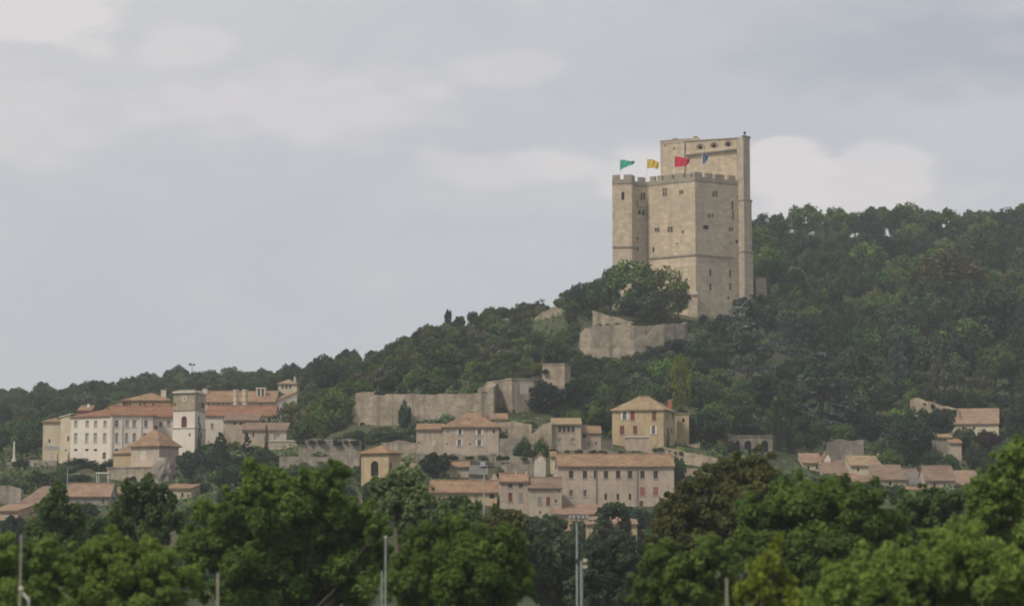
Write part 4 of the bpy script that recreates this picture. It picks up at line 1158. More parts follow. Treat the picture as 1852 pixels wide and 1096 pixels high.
house('row_house', 'narrow beige row house with two rows of paired windows', (904, 432), (954.5, 432), 950, 871, 858, 9, 'gx', 'beige', 'tile',
      [W(923, 877, 8, 9, 'D'), W(942, 877, 8, 9, 'D'), W(923, 898.5, 7.5, 16, 'r'), W(942, 898.5, 7.5, 16, 'g'), W(929, 926, 7, 10, 'a')], chim=[(933, 852.5, 861, 3, 4, 'pale'), (952, 852.5, 862, 3, 4, 'pale')], yprot=915)
house('row_house', 'beige row house with a brown roof and one dark red shutter', (955, 431), (1016, 431), 955, 882, 865.5, 9, 'gx', 'beige', 'tile_brown',
      [W(976, 905, 7.5, 14, 'g'), W(991.5, 906, 7, 15, 'r'), W(1005.5, 906, 5.5, 7, 'd'), W(977, 926, 3, 4.5, 'o'), W(1011, 885.5, 3, 4.5, 'o')], chim=[(1004, 855.5, 870, 5, 6, 'pale')], yprot=925)
house('long_town_house', 'long pinkish town house with eight dark upper windows', (1008, 441), (1219, 441), 945, 843, 823.5, 12, 'gx', 'pinkbeige', 'tile',
      [W(x, 858, 8, 13.5, 'D') for x in (1033, 1058, 1096, 1118, 1139.6, 1162, 1186)] + [W(1076, 858, 4, 14, 'D'), W(1033, 892, 6, 12, 'd'), W(1058, 892, 6, 12, 'd')] +
      [W(x, 898, 4, 11, 'o') for x in (1095.5, 1117.5, 1139.5)] + [W(1162, 888, 9, 15, 'k'), W(1186, 888, 9, 15, 'k'), W(1160, 912, 7, 13, 'N'), W(1038, 915, 4, 5, 'o')], yprot=912)
rt, fcs, _, _ = HOUSES['long_town_house|long pinkish town house with eight dark upper windows']
fc = fcs['f']
for x in (1153, 1079):
    u0, z0 = fc.uz(x - .7, 940); u1, z1 = fc.uz(x + .7, 846); fc.bar(MB(), u0, u1, z0, z1, -.13, -.003).build('downpipe', M['lead'], rt)
house('house_annex', 'low annex with pink tiled roof in front of the long town house', (1003, 427), (1083, 427), 955, 930, 914, 8, 'shed', 'pink', 'tile_pink', [W(1040, 936, 20, 5, 'o'), W(1072, 937, 12, 5, 'o')], yprot=930)
house('red_shutter_house', 'tall ochre house with dark red shutters and hipped roof', (1107, 500), (1200, 497), 813, 741.6, 719.5, 11, 'hip', 'ochre', 'tile_yellow',
      [W(1130, 751.5, 7, 15, 'w'), W(1144, 751.5, 7.5, 16, 'r'), W(1183, 752, 7.5, 17, 'r'), W(1125, 777.5, 8, 16, 'r'), W(1148.6, 777, 7.5, 15, 'r'), W(1182, 777.5, 6, 15, 'w'),
       W(1207.5, 753, 2.6, 14, 'o', 'r'), W(1217, 753, 2.6, 14, 'o', 'r'), W(1215, 779, 3, 10, 'o', 'r')], chim=[(1212, 724, 742, 7, 7, 'brick')], hipin=4.2, yprot=806)
house('red_shutter_house_annex', 'narrow flat annex behind the red shuttered house', (1224, 509), (1246, 509), 800, 749, 749, 5, 'flat', 'ochre', 'tile_yellow', [W(1236, 760, 4.5, 7, 'o')], yprot=785)
house('terrace_block', 'stone terrace block with a wide low opening below the red shuttered house', (1133, 488), (1174, 488), 830, 791, 791, 7, 'flat', 'pinkbeige', 'palecap', [W(1148, 818, 30, 5.5, 'o')], cat='terrace', yprot=822)
house('loggia_house', 'small house with a row of four loggia windows and yellowish roof', (998, 480), (1051, 480), 814, 767.5, 757.5, 7, 'shed', 'beige', 'tile_yellow',
      [W(x, 775, 6, 12.5, 'D') for x in (1012.5, 1020.5, 1028.5, 1036.5)] + [W(1012, 797, 6, 9, 'b'), W(1036, 797, 6, 9, 'b')], yprot=812)
house('loggia_house_wing', 'pinkish wing with orange roof right of the loggia house', (1051.5, 482), (1087, 482), 811, 783, 772, 6, 'shed', 'pinkbeige', 'tile', [W(1057, 788, 6, 7, 'o'), W(1064.5, 802, 2.6, 4.5, 'o'), W(1078, 801.5, 2.6, 5, 'o')], yprot=807)
house('pale_gable', 'small cream gable standing behind the brown roofed row house', (966, 457), (987, 457), 872, 829, 820.5, 5, 'gy', 'pale', 'tile', yprot=850)
house('arcade', 'long shaded arcade wall with three arches right of the red shuttered house', (1317, 518), (1397, 520), 822, 789, 789, 3, 'flat', 'wall_grey', 'wall_grey', [W(1334, 807, 9, 20, 'a'), W(1353, 807, 13, 21, 'a'), W(1383, 807, 14, 21, 'a')], cat='arcade', yprot=815)
# left edge
house('brown_roof_house', 'small house with a brown roof at the left edge', (25, 464), (60, 462), 950, 917, 881, 9, 'shed', 'ochre', 'tile_brown', [W(50, 928, 4, 8, 'o')], yprot=902)
house('grey_house', 'low grey house with pinkish roof below the chapel terrace', (118, 468), (199, 468), 935, 897, 876, 9, 'gx', 'grey', 'tile_pink', [W(158, 909, 9, 13, 'g'), W(186, 906, 4, 10, 'R')], yprot=897)
house('pink_house', 'pink rendered house at the lower left edge', (-14, 441), (33, 440), 975, 924, 913, 8, 'shed', 'pink', 'tile_pink', [W(12, 938, 12, 14, 'p'), W(28, 945, 4, 8, 'o')], yprot=935)
house('small_beige_house', 'small beige house half hidden below the dark trees', (296, 471), (346, 470), 920, 884, 876, 7, 'shed', 'beige', 'tile', [W(330, 895, 4, 7, 'o')], yprot=900)
# right village
RV = [
 ('cream cottage at the left end of the right hand roofs', (1388, 512), (1429, 513), 868, 846, 834, 7, 'shed', 'cream', 'tile', [W(1405, 852, 4, 6, 'o')], ()),
 ('narrow house with a grey slate roof in the right village', (1430, 521), (1451, 521), 868, 848, 829, 7, 'shed', 'grey', 'slate', [], ()),
 ('cream house with short pinkish roof beside a white gable', (1452, 516), (1488, 516), 862, 837, 821, 8, 'shed', 'cream', 'tile_pink', [W(1462, 845, 4, 6, 'o'), W(1478, 845, 4, 6, 'o')], ()),
 ('narrow white gable among the right village roofs', (1488.5, 514), (1503, 514), 856, 830, 818, 6, 'gy', 'white', 'tile', [], ()),
 ('wide brown roof in the middle of the right village', (1488, 507), (1534, 507), 875, 856, 834, 8, 'shed', 'beige', 'tile_brown', [], ()),
 ('cream house with straw coloured roof and two windows', (1539, 519), (1594, 519), 868, 842, 825.5, 9, 'shed', 'cream', 'tile_yellow', [W(1552, 849, 4, 6, 'o'), W(1575, 849, 4, 6, 'o')], ((1588, 820, 828, 3, 7, 'pale'),)),
 ('low orange roof in front of the straw roofed house', (1520, 499), (1553, 499), 885, 870, 858, 6, 'shed', 'beige', 'tile', [], ()),
 ('large brown roof right of the straw roofed house', (1582, 506), (1639, 506), 890, 867, 842, 9, 'shed', 'beige', 'tile_brown', [W(1610, 874, 5, 7, 'o')], ()),
 ('small brown roof squeezed between two bigger village roofs', (1634, 517), (1663, 517), 872, 859, 848, 6, 'shed', 'ochre', 'tile_brown', [], ()),
 ('dark slate lean-to left of the house with a red door', (1641, 506), (1673, 506), 895, 877, 857, 7, 'shed', 'grey', 'slate', [], ()),
 ('pinkish house with a red door and broad brown roof', (1674, 503), (1727, 503), 912, 868, 844, 9, 'gx', 'pinkbeige', 'tile_brown', [W(1690, 879, 5, 13, 'R'), W(1709, 879, 4.5, 8, 'd')], ()),
 ('pink roof at the right end of the village', (1728, 509), (1777, 509), 898, 877, 852, 9, 'shed', 'beige', 'tile_pink', [], ()),
 ('low orange roof at the foot of the right village', (1638, 491), (1690, 491), 918, 900, 881, 7, 'shed', 'beige', 'tile', [], ()),
 ('tiny yellow roofed shed below the farmhouse wall', (1692, 550), (1722, 550), 802, 791, 784, 4, 'shed', 'grey', 'tile_yellow', [], ()),
 ('tiny orange roofed shed below the farmhouse', (1717, 547), (1739, 547), 812, 801, 793.5, 4, 'shed', 'beige', 'tile', [], ()),
]
for lb, pl, pr, yb, ye, yr, dp, rf_, wl, tl, wn, chm in RV:
    house('village_house', lb, pl, pr, yb, ye, yr, dp, rf_, wl, tl, wn, chim=chm, group='roofs of the right hand village', yprot=yb - 8)
for lb, pl, pr, yb, ye, yr, dp, rf_, wl, tl, wn in (
  ('slate roofed shed behind the hedge of the long low house', (850, 456), (880, 456), 872, 858, 843, 6, 'shed', 'grey', 'slate', []),
  ('ochre house half hidden behind the small dark pine', (1060, 411), (1152, 411), 1000, 948, 936, 8, 'shed', 'ochre', 'tile_pink', [W(1075, 958, 5, 10, 'o'), W(1098, 958, 5, 10, 'g'), W(1140, 958, 5, 10, 'r')]),
  ('small beige house under the sandy retaining wall', (1228, 458), (1266, 458), 885, 862, 849, 7, 'shed', 'beige', 'tile_brown', [W(1240, 869, 4, 6, 'o'), W(1254, 869, 4, 6, 'g')]),
  ('low cream house on the terrace below the loggia house', (996, 465), (1006, 465), 840, 826, 818, 5, 'shed', 'cream', 'tile', []),
  ('pinkish cottage among trees at the left below the chapel', (205, 478), (246, 478), 915, 893, 882, 7, 'shed', 'pinkbeige', 'tile_brown', [W(215, 900, 4, 6, 'o'), W(232, 900, 4, 6, 'r')]),
  ('ochre cottage behind the dark left poplar', (64, 470), (112, 470), 930, 902, 889, 8, 'gx', 'ochre', 'tile_brown', [W(80, 911, 4, 7, 'o'), W(98, 911, 4, 7, 'g')])):
    house('cottage', lb, pl, pr, yb, ye, yr, dp, rf_, wl, tl, wn, yprot=ye + 8)
house('village_house', 'low brown roof between the orange and the large brown roof', (1556, 500), (1583, 500), 890, 873, 861, 6, 'shed', 'beige', 'tile_brown', group='roofs of the right hand village', yprot=880)
house('farmhouse', 'long farmhouse with a wide pink lean-to roof on the wooded slope', (1726, 564), (1806, 562), 788, 767, 740, 15, 'shed', 'cream', 'tile_pink', [W(1785, 772, 6, 7, 'p'), W(1742, 774, 4, 5, 'o'), W(1762, 774, 4, 5, 'o')], yprot=781)

# small things on the left
p = at(25, 834, 567); h = zat(800, 567) - p.z
mon = MB().prism([(-.4, -.4), (.4, -.4), (.4, .4), (-.4, .4)], -1.5, .7).build('monument', M['palecap'], None, p); tag(mon, 'slender white stone monument left of the convent', 'monument')
m = MB(); b = .26
m.add([(-b, -b, .702), (b, -b, .702), (.16, -.16, h)][:2] + [(.16, -.16, h), (-.16, -.16, h)]); m.add([(b, -b, .702), (b, b, .702), (.16, .16, h), (.16, -.16, h)]); m.add([(b, b, .702), (-b, b, .702), (-.16, .16, h), (.16, .16, h)]); m.add([(-b, b, .702), (-b, -b, .702), (-.16, -.16, h), (-.16, .16, h)])
m.add([(-.16, -.16, h), (.16, -.16, h), (0, 0, h + .35)]); m.add([(.16, -.16, h), (.16, .16, h), (0, 0, h + .35)]); m.add([(.16, .16, h), (-.16, .16, h), (0, 0, h + .35)]); m.add([(-.16, .16, h), (-.16, -.16, h), (0, 0, h + .35)])
m.build('shaft', M['palecap'], mon)
protect(20, 798, 30, 832, 566)
p = at(174, 878, 530); q = at(196, 854, 530); r = empty('garden_canopy', p); tag(r, 'white framed garden canopy beside the chapel terrace', 'canopy')
w_, h = q.x - p.x, q.z - p.z
for x in (0, w_ - .12):
    for y in (0, 2.6): MB().box(x, x + .14, y, y + .14, -1.5, h - .25).build('post', M['whitepaint'], r)
MB().box(-.15, w_ + .15, -.2, 2.9, h - .248, h).build('canopy_roof', M['whitepaint'], r)
protect(170, 850, 198, 874, 529)
# ================================================================== vegetation
def leaf_quads(clumps, n, size, rng, up=.25, outw=.7, flatz=1.0, aspect=.62):
    """leaf-sized faces scattered through clumps (x,y,z,r); every face its own tilt; tint varies by clump and by leaf"""
    C = np.array([c[:3] for c in clumps]); Rr = np.array([c[3] for c in clumps])
    wgt = Rr ** 2; wgt /= wgt.sum()
    k = rng.choice(len(C), n, p=wgt)
    d = rng.normal(size=(n, 3)); d /= np.linalg.norm(d, axis=1, keepdims=True)
    rad = rng.uniform(.25, 1.0, n) ** .45 * (1 + .12 * rng.normal(size=n))
    off = d * (rad * Rr[k])[:, None]; off[:, 2] *= flatz
    p = C[k] + off
    nr = d * outw + rng.normal(size=(n, 3)) * .55; nr[:, 2] += up
    nr /= np.linalg.norm(nr, axis=1, keepdims=True)
    a = np.cross(nr, rng.normal(size=(n, 3))); a /= np.linalg.norm(a, axis=1, keepdims=True) + 1e-9
    b = np.cross(nr, a)
    s = size * rng.uniform(.6, 1.35, n)
    a *= s[:, None]; b *= (s * aspect)[:, None]
    V = np.stack([p - a, p - b * .9 + a * .1, p + a, p + b * .9 + a * .1], 1).reshape(-1, 3)
    Fc = np.arange(n * 4).reshape(n, 4)
    tc_ = rng.uniform(0, 1, len(C))
    tint = np.clip(.7 * tc_[k] + .3 * rng.uniform(0, 1, n), 0, 1)
    return V, Fc, tint

def branches(mb, rng, base_r, fork, tips):
    z = 0.0; p = Vector((0, 0, -.12 * fork)); 
    top = Vector((rng.normal() * .02 * fork, rng.normal() * .02 * fork, fork))
    mid = p.lerp(top, .5) + Vector((rng.normal(), rng.normal(), 0)) * .03 * fork
    mb.tube(p, mid, base_r, base_r * .8, 7); mb.tube(mid, top, base_r * .8, base_r * .62, 7)
    for t in tips:
        t = Vector(t); m_ = top.lerp(t, .5) + Vector((0, 0, -.1)) * (t - top).length * .6
        mb.tube(top, m_, base_r * .45, base_r * .3, 5); mb.tube(m_, t, base_r * .3, base_r * .08, 5)
    return mb

PROTO = {}
def proto(kind, var):
    key = (kind, var)
    if key in PROTO: return PROTO[key]
    rng = np.random.RandomState(hash_(kind) + var * 17)
    cl = []; n = 1500; size = .042; fl = 1.0; up = .25; fork = .3; tr = .03
    if kind == 'oak':
        sk = rng.uniform(-.06, .06, 2)
        for _ in range(30):
            d = rng.normal(size=3); d /= np.linalg.norm(d)
            q = rng.uniform(.35, 1) ** .5
            r = rng.uniform(.085, .15)
            cl.append((d[0] * .34 * q + sk[0] * d[2], d[1] * .34 * q + sk[1], .58 + d[2] * .29 * q, r))
        n = 3000; size = .036
    elif kind == 'round':
        for _ in range(44):
            d = rng.normal(size=3); d /= np.linalg.norm(d)
            cl.append((d[0] * .37, d[1] * .37, .52 + d[2] * .36, rng.uniform(.09, .14)))
        n = 3000; size = .034; fork = .15
    elif kind == 'shrub':
        for _ in range(22):
            a = rng.uniform(0, 2 * math.pi); q = rng.uniform(.1, 1) ** .5
            cl.append((math.cos(a) * .36 * q, math.sin(a) * .36 * q, rng.uniform(.12, .82) * (1 - .45 * q), rng.uniform(.13, .2)))
        n = 1500; size = .055; fork = .2; tr = .02
    elif kind == 'poplar':
        for _ in range(34):
            z = rng.uniform(.15, .95); a = rng.uniform(0, 2 * math.pi)
            w_ = .36 * math.sin(math.pi * min(1, (z * .9 + .08))) ** .8
            cl.append((math.cos(a) * w_, math.sin(a) * w_, z, rng.uniform(.07, .13)))
        cl.append((0, 0, .95, .06)); n = 2200; size = .034
    elif kind == 'cypress':
        for z in np.linspace(.06, .97, 26):
            w_ = .3 * math.sin(math.pi * min(1, z * .78 + .2)) ** .7
            for _ in range(2):
                a = rng.uniform(0, 2 * math.pi); cl.append((math.cos(a) * w_ * .7, math.sin(a) * w_ * .7, z, .07 + .08 * (1 - z)))
        n = 1700; size = .032; up = .6
    elif kind == 'fir':
        for z in np.linspace(.1, .98, 22):
            w_ = .46 * (1 - z) ** .85 + .02
            for j in range(int(4 + 6 * (1 - z))):
                a = rng.uniform(0, 2 * math.pi); q = rng.uniform(.45, 1)
                cl.append((math.cos(a) * w_ * q, math.sin(a) * w_ * q, z - .05 * q, .035 + .05 * (1 - z)))
        n = 2600; size = .03; fl = .5
    elif kind == 'cedar':
        z = .14
        while z < .97:
            w_ = .5 * (1 - (z - .1) ** 1.6 * .95) * (1 if z > .2 else .85)
            for j in range(int(5 + 7 * w_ * 2)):
                a = rng.uniform(0, 2 * math.pi); L = w_ * rng.uniform(.7, 1.05)
                for q in (.35, .6, .82, 1.0):
                    cl.append((math.cos(a) * L * q, math.sin(a) * L * q, z + .03 * q * rng.normal() - .025 * q, .05 * (1.25 - .5 * q)))
            z += rng.uniform(.085, .125)
        cl.append((0, 0, .97, .04))
        n = 6500; size = .022; fl = .22; up = 1.1; fork = .6
    V, Fc, tint = leaf_quads(cl, n, size, rng, up, .7, fl)
    # crown kept off the ground
    V[:, 2] = np.maximum(V[:, 2], .01)
    cm = fast_mesh(kind + '_crown', V, Fc, None, tint)
    mb = MB(); tips = [cl[i][:3] for i in rng.choice(len(cl), min(6, len(cl)), replace=False)]
    branches(mb, rng, tr, fork, tips)
    tm = mb.mesh(kind + '_trunk', M['bark'])
    PROTO[key] = (cm, tm)
    return PROTO[key]
def hash_(s): return sum(ord(c) * (i + 1) for i, c in enumerate(s)) % 9973
CROWN = {}
def crown_mesh(kind, var, mat):
    k = (kind, var, mat)
    if k not in CROWN:
        cm = proto(kind, var)[0].copy(); cm.name = kind + '_crown'; cm.materials.clear(); cm.materials.append(M[mat]); CROWN[k] = cm
    return CROWN[k]
NAMES = {'oak': 'broadleaf_tree', 'round': 'round_tree', 'shrub': 'shrub', 'poplar': 'upright_tree', 'cypress': 'cypress_tree', 'fir': 'fir_tree', 'cedar': 'cedar_tree'}
rng0 = np.random.RandomState(11)
def tree(kind, x, y, z, w_, h, mat, label, group=None, cat=None, name=None, lean=0.0):
    var = int(rng0.randint(0, 4))
    nm = name or NAMES[kind]
    r = bpy.data.objects.new(nm, None); r.location = (x, y, z); r.scale = (w_, w_, h)
    r.rotation_euler = (lean * rng0.normal(), lean * rng0.normal(), rng0.uniform(0, 6.28)); r.empty_display_size = .2
    link(r)
    tag(r, label, cat or ('shrub' if kind == 'shrub' else 'tree'), group)
    c = bpy.data.objects.new('crown' if kind != 'shrub' else 'foliage', crown_mesh(kind, var, mat)); link(c, r)
    t_ = bpy.data.objects.new('trunk' if kind != 'shrub' else 'stem', proto(kind, var)[1]); link(t_, r)
    return r
def tree_px(kind, px, pyb, wpx, hpx, mat, label, Y=None, group=None, lift=True):
    if Y is None: Y = hit(px, pyb)
    x = at(px, pyb, Y).x; z = zat(pyb, Y); g = ground(x, Y)
    top = zat(pyb - hpx, Y)
    zb = min(z, g) - .3 if g < z + 1.5 else z - .3
    zb = max(zb, z - 6)
    return tree(kind, x, Y, zb, wpx / F * Y / .96, (top - zb) / .97, mat, label, group)

# ---- trees one can pick out
EX = [
 ('round', 1146, 578, 104, 110, 'lf_wood_light', 'large bright rounded tree right against the keep left foot', 683),
 ('round', 1203, 580, 92, 98, 'lf_wood_light', 'bright broad tree in front of the keep corner', 680),
 ('oak', 1160, 588, 100, 62, 'lf_dark', 'dark tree at the foot of the bright trees below the keep', 672),
 ('oak', 1227, 584, 44, 78, 'lf_wood', 'narrow tree touching the low buttress of the keep', 684),
 ('oak', 1104, 582, 54, 100, 'lf_grey', 'greyish thin tree beside the keep left edge', 690),
 ('oak', 1050, 586, 74, 74, 'lf_dark', 'dark rounded tree on the ridge left of the keep', 688),
 ('oak', 1085, 578, 60, 70, 'lf_wood', 'green tree between the greyish tree and the ridge', 684),
 ('round', 602, 784, 88, 78, 'lf_wood_light', 'large round tree left of the long rampart', 548),  # light on the crown top put into a lighter leaf colour
 ('round', 562, 810, 78, 66, 'lf_wood_light', 'round tree below the larger round tree by the rampart', 533),  # lighter leaves again stand for light falling on the top
 ('oak', 525, 770, 50, 50, 'lf_scrub', 'loose scrubby tree beside the convent gable', 575),
 ('shrub', 483, 764, 60, 26, 'lf_scrub', 'spreading shrub on the convent red roof edge', 571),
 ('cypress', 481.5, 812, 13, 42, 'lf_dark', 'slim dark cypress before the low convent annex', 546),
 ('fir', 398, 872, 80, 90, 'lf_dark', 'dark conifer below the clock tower, left of two', 515),
 ('fir', 446, 872, 80, 82, 'lf_dark', 'dark conifer below the clock tower, right of two', 508),
 ('oak', 352, 880, 70, 70, 'lf_dark', 'dark bushy tree beside the rock outcrop', 520),
 ('oak', 480, 868, 75, 58, 'lf_dark', 'dark bushy tree below the flat roofed block', 505),
 ('oak', 335, 862, 46, 48, 'lf_dark', 'dark ivy covered tree right of the chapel', 531),
 ('cypress', 361, 812, 13, 46, 'lf_dark', 'dark climbing growth on the clock tower corner', 557),
 ('oak', 420, 900, 90, 60, 'lf_wood', 'green tree under the two dark conifers', 480),
 ('oak', 545, 880, 60, 45, 'lf_wood', 'small green tree under the lower retaining wall', 470),
 ('shrub', 20, 884, 64, 36, 'lf_wood', 'hedge shrub at the left edge below the low grey wall', None),
 ('shrub', 66, 880, 70, 36, 'lf_wood', 'broad hedge shrub in the middle below the low grey wall', None),
 ('shrub', 108, 878, 56, 34, 'lf_wood', 'hedge shrub below the convent sign', None),
 ('shrub', 140, 876, 46, 28, 'lf_dark', 'dark shrub left of the white garden canopy', None),
 ('shrub', 150, 846, 66, 26, 'lf_dark', 'wide dark shrub in front of the convent facade', 556),
 ('shrub', 186, 852, 40, 26, 'lf_dark', 'dark shrub between convent facade and chapel annex', 552),
 ('cypress', 104, 840, 5, 20, 'lf_dark', 'thin dark cypress in front of the convent sign', 560),
 ('cypress', 124, 838, 7, 20, 'lf_dark', 'thin dark cypress at the convent facade corner', 560),
 ('shrub', 732, 756, 26, 44, 'lf_dark', 'ivy mass hanging over the long rampart', 541),
 ('shrub', 800, 777, 80, 36, 'lf_wood', 'wide green bush below the long rampart above the house', 530),
 ('shrub', 760, 777, 56, 30, 'lf_wood', 'green bush below the ivy on the long rampart', 532),
 ('shrub', 715, 796, 56, 26, 'lf_wood', 'bush left of the lower wing of the big pale house', 520),
 ('shrub', 672, 800, 40, 18, 'lf_scrub', 'low bush under the arched niche of the rampart', 525),
 ('oak', 645, 812, 40, 30, 'lf_dark', 'small dark tree above the upper retaining wall', 512),
 ('oak', 786, 872, 76, 56, 'lf_dark', 'dark dense tree under the lower wing of the big pale house', 462),
 ('shrub', 905, 862, 30, 28, 'lf_wood', 'round bush above the row houses', 452),
 ('shrub', 858, 872, 60, 16, 'lf_wood', 'long hedge behind the roof of the long low house', 447),
 ('shrub', 945, 800, 40, 20, 'lf_wood', 'bush on the terrace right of the big pale house', 477),
 ('shrub', 980, 804, 34, 24, 'lf_wood', 'bush left of the loggia house', 477),
 ('shrub', 912, 784, 26, 20, 'lf_wood', 'bush against the pinkish garden wall', 484),
 ('poplar', 1233, 748, 44, 106, 'lf_yellow', 'yellow green upright tree behind the red shuttered house', 560),
 ('cedar', 1362, 735, 116, 200, 'lf_blue', 'tall blue cedar with layered boughs below the keep', 612),
 ('cedar', 1488, 800, 160, 162, 'lf_blue', 'broad blue cedar with level tiers above the village', 572),
 ('cedar', 1340, 690, 90, 150, 'lf_blue', 'smaller blue cedar right at the foot of the keep', 655),
 ('fir', 1697, 735, 60, 138, 'lf_grey', 'greyish conifer on the wooded slope above the farmhouse wall', 640),
 ('fir', 1776, 735, 64, 110, 'lf_scrub', 'pale green conifer behind the farmhouse', 640),
 ('oak', 1790, 660, 150, 150, 'lf_dark', 'very large dark tree high on the right wooded slope', 700),
 ('oak', 1788, 815, 60, 44, 'lf_purple', 'dark purple leaved tree in front of the farmhouse', 548),
 ('oak', 1640, 850, 130, 100, 'lf_dark', 'large dark tree above the right village roofs', 545),
 ('cypress', 1408, 830, 30, 110, 'lf_dark', 'tall dark cypress right of the arcade', 530),
 ('cypress', 1427, 832, 30, 100, 'lf_dark', 'tall dark cypress behind the slate roof', 534),
 ('oak', 1285, 818, 90, 80, 'lf_dark', 'dark broad tree above the sandy retaining wall', 515),
 ('oak', 1250, 812, 40, 50, 'lf_dark', 'dark tree beside the annex of the red shuttered house', 512),
 ('cypress', 1208, 808, 10, 34, 'lf_dark', 'ivy climbing the right side of the red shuttered house', 497),
 ('oak', 1225, 842, 40, 24, 'lf_wood', 'small shrubby tree beside the long town house right end', 445),
 ('oak', 985, 762, 90, 76, 'lf_dark', 'dark tree growing against the tower stub', 548),
 ('oak', 1040, 764, 90, 80, 'lf_dark', 'dark tree behind the loggia house', 545),
 ('oak', 1725, 560, 150, 110, 'lf_brown', 'brownish tree high on the right wooded slope', 800),
 ('cypress', 995, 655, 16, 50, 'lf_dark', 'slim dark cypress on the slope left of the streaked rampart', 640),
 ('fir', 718, 640, 20, 30, 'lf_dark', 'small dark conifer standing out on the left skyline', 725),
 ('oak', 810, 588, 18, 30, 'lf_dark', 'small wind bent tree on the skyline left of the keep', 728),
]
EX += [
 ('shrub', 690, 782, 44, 18, 'lf_scrub', 'olive bush on the bank below the long rampart', 536),
 ('shrub', 640, 795, 40, 24, 'lf_wood', 'green bush on the bank left of the arched niche', 532),
 ('shrub', 735, 786, 40, 16, 'lf_wood', 'low green bush below the ivy', 530),
 ('shrub', 925, 776, 40, 14, 'lf_wood', 'low green bush under the bastion', 525),
 ('shrub', 955, 772, 36, 16, 'lf_scrub', 'olive bush under the bastion beside the dark tree', 530),
 ('oak', 20, 965, 60, 36, 'lf_wood', 'green tree before the pink house', 415),
 ('oak', 150, 940, 70, 34, 'lf_wood', 'green tree before the low grey house', 440),
 ('oak', 1300, 870, 50, 34, 'lf_wood', 'green tree at the end of the sandy retaining wall', 462),
 ('shrub', 1430, 868, 50, 22, 'lf_wood', 'bush before the narrow slate roofed house', 500),
]
EX += [
 ('fir', 1300, 700, 64, 116, 'lf_dark', 'dark pointed fir below the keep right corner', 630),
 ('cedar', 1428, 688, 90, 150, 'lf_blue', 'blue cedar halfway up the slope right of the keep', 668),
 ('cedar', 1562, 772, 96, 140, 'lf_dark', 'dark cedar right of the broad blue cedar', 590),
 ('fir', 1455, 615, 56, 100, 'lf_dark', 'dark fir high on the slope right of the keep', 735),
 ('fir', 1622, 705, 66, 126, 'lf_blue', 'blue green fir in the middle of the right wood', 660),
 ('fir', 1540, 660, 54, 100, 'lf_dark', 'dark fir above the broad blue cedar', 700),
 ('fir', 1845, 720, 70, 130, 'lf_dark', 'dark fir at the right edge of the wood', 660),
 ('oak', 1700, 785, 76, 46, 'lf_dark', 'dark tree hiding the foot of the sandy farmhouse wall', 556),
 ('oak', 1658, 780, 70, 46, 'lf_wood', 'green tree left of the sandy farmhouse wall', 560),
 ('oak', 1745, 798, 60, 26, 'lf_wood', 'low green tree under the farmhouse eaves', 552),
 ('shrub', 1322, 822, 34, 30, 'lf_dark', 'dark bush at the left arch of the arcade', 512),
 ('shrub', 1368, 822, 30, 18, 'lf_dark', 'dark low bush between the arcade arches', 513),
 ('oak', 1345, 795, 90, 34, 'lf_dark', 'dark tree overhanging the arcade', 528),
 ('shrub', 622, 800, 50, 26, 'lf_wood', 'green bush under the large round tree by the rampart', 520),
 ('shrub', 590, 812, 40, 22, 'lf_dark', 'dark bush right of the lower round tree', 518),
 ('shrub', 655, 792, 34, 16, 'lf_dark', 'dark bush below the arched niche', 530),
 ('oak', 1372, 745, 80, 50, 'lf_wood', 'mid green tree at the foot of the tall blue cedar', 588),
 ('oak', 1420, 770, 70, 54, 'lf_wood', 'mid green tree between the two big cedars', 570),
 ('oak', 1330, 770, 80, 60, 'lf_dark', 'dark tree above the arcade', 560),
 ('oak', 1150, 962, 90, 52, 'lf_dark', 'dark bushy tree at the foot of the long town house', 420),
 ('oak', 1205, 955, 60, 62, 'lf_wood', 'green tree at the right foot of the long town house', 424),
 ('oak', 1255, 905, 70, 50, 'lf_wood', 'green tree under the sandy retaining wall', 452),
 ('shrub', 1290, 890, 60, 36, 'lf_scrub', 'olive bush under the right end of the sandy retaining wall', 458),
 ('oak', 1360, 880, 80, 50, 'lf_wood', 'green tree below the arcade', 480),
 ('shrub', 690, 790, 60, 24, 'lf_wood', 'bush between the arched niche and the big pale house', 528),
 ('shrub', 745, 800, 30, 26, 'lf_dark', 'dark bush against the lower wing of the big pale house', 500),
 ('oak', 1420, 888, 70, 34, 'lf_wood', 'green tree before the cream cottage', 480),
 ('oak', 1570, 905, 90, 34, 'lf_wood', 'green tree before the low orange roof', 470),
 ('oak', 1620, 915, 60, 40, 'lf_scrub', 'olive tree before the large brown roof', 466),
 ('oak', 1750, 915, 80, 38, 'lf_wood', 'green tree before the pink roof at the village end', 470),
 ('oak', 1700, 935, 70, 34, 'lf_wood', 'green tree below the house with the red door', 455),
 ('oak', 40, 862, 40, 34, 'lf_dark', 'dark tree against the low grey wall', 560),
 ('oak', 265, 905, 60, 36, 'lf_dark', 'dark tree under the chapel rock', 500),
 ('oak', 225, 912, 50, 32, 'lf_wood', 'green tree under the chapel terrace arch', 490),
]
